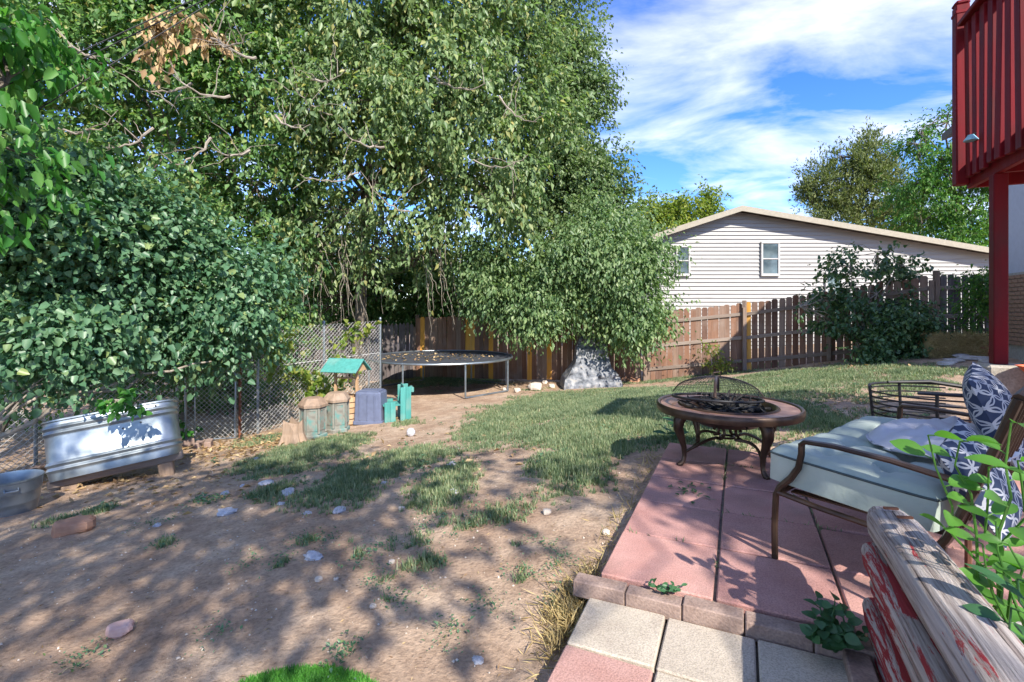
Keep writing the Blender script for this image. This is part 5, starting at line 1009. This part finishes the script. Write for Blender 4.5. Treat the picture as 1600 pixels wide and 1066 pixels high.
# artificial turf mat
tf = Vector((-.80, 1.74)); tzf = g1(*tf)+.012; turf = thing('turf_mat', 'bright green round artificial turf mat on the dirt', 'mat', (tf.x, tf.y, tzf))
MB().lathe([(.001, -.012), (.36, -.012), (.36, .004), (.001, .006)], 40, sy=.78).build('backing', M['turf'], turf)
n = 16000; a = rng.random(n)*6.283; r = .36*np.sqrt(rng.random(n)); p = np.c_[r*np.cos(a), r*np.sin(a)*.78, np.zeros(n)]
link('turf_blades', leaf_mesh('blades', p, np.c_[rng.normal(size=(n, 2))*.5, np.ones(n)], rng.normal(size=(n, 3)), .028, .004), M['turf'], turf)['kind'] = 'stuff'
def fallen(px, py, z, mat, L, label, w=.55, plane=True):
    d = F*(CH-z)/(py-HZ); p = P(px, py, d); m = MB(); a = random.random()*6.28; blade_leaf(m, (0, 0, .006), (math.cos(a), math.sin(a), .12), (0, 0, 1), L, L*w, 5, .15)
    o = m.build('fallen_leaf', mat, None, True, (p.x, p.y, z+.006)); tag(o, label, 'leaf', 'fallen leaves on the pavers')
for px, py, z in ((1205, 993, -.06), (1345, 985, -.02), (1300, 1015, -.06), (1340, 1055, -.06), (1280, 1000, -.06)): fallen(px, py, z, M['leafDry'], .055, 'curled yellow brown leaf fallen on the path pavers')
m = MB()
for k in range(26):
    q = uv2w(.30+random.gauss(0, .07), 1.28+random.gauss(0, .09)); a = random.random()*6.28; blade_leaf(m, (q[0]-1.2, q[1]-3.4, .004), (math.cos(a), math.sin(a), .12), (0, 0, 1), random.uniform(.03, .06), random.uniform(.008, .03), 3, .1)
tag(m.build('leaf_clippings', M['leafW'], None, False, (1.2, 3.4, .004)), 'small scatter of green clippings on the sunlit red paver', 'leaves', None, 'stuff')
n = 700; k = rng.random(n) < .5; q = rng.integers(1, 5, n)*TS; t = rng.random(n)*2.4; t = np.round(t*3)/3+rng.normal(size=n)*.07
ja = np.where(k, q, t)+rng.normal(size=n)*.004; jb = np.where(k, t, q)+rng.normal(size=n)*.004; ok = vnoise(np.c_[ja*3, jb*3, ja*0], 4) > .58; ja, jb = ja[ok], jb[ok]; n = len(ja)
tag(link('joint_weeds', leaf_mesh('joint_weeds', np.c_[PO[0]+ja*VX+jb*UX, PO[1]+ja*VY+jb*UY, np.full(n, -.012)], np.c_[rng.normal(size=(n, 2))*.8, .5+rng.random(n)], rng.normal(size=(n, 3)), .018+.03*rng.random(n), .006), M['grass']), 'tiny weeds and straw in the joints of the red pavers', 'weeds', None, 'stuff')
# weeds on the tree-side lawn corner behind the fire pit
c = hit(1055, 690); sprout('broad green dock weed behind the fire pit table leg', c, [c+Vector((.1, 0, .16)), c+Vector((-.12, .05, .15)), c+Vector((0, -.05, .2))], .15, 5, 'leafW', 'weed_plant', wl=.35)
# ---------------------------------------------------------------- cables
for k, (a, b, lbl) in enumerate((((300, -5, 6.6), (-40, 150, 5.4), 'uppermost black utility cable before the box elder'), ((318, -5, 6.7), (-40, 168, 5.5), 'middle black utility cable before the box elder'), ((335, -5, 6.8), (60, 165, 5.6), 'lowest black utility cable before the box elder'))):
    A, B = P(*a), P(*b); dv = (B-A); A2, B2 = A-dv*1.5, B+dv*1.2; root = thing('utility_cable', lbl, 'cable', A2)
    MB().tube([A2.lerp(B2, t)-A2-Vector((0, 0, .2*t*(1-t))) for t in np.linspace(0, 1, 24)], .007, 6).build('cable', M['cable'], root, True)
# dead brown leaf bunch caught in the box elder
p = P(270, 55, 9.2); dl = thing('dead_leaf_bunch', 'bunch of dead brown leaves hanging in the box elder below the cables', 'leaves', p)
foliage('leaves', M['leafDry'], dl, p, [E(258,68,9.2,.22,.2,.4), E(290,42,9.2,.3,.2,.2), E(240,90,9.1,.12), E(330,55,9.3,.3,.2,.12), E(250,40,9.2,.15)], 420, cl=10, sig=.1, L=.16, Wd=.09, droop=1.2, thr=0, seed=181)
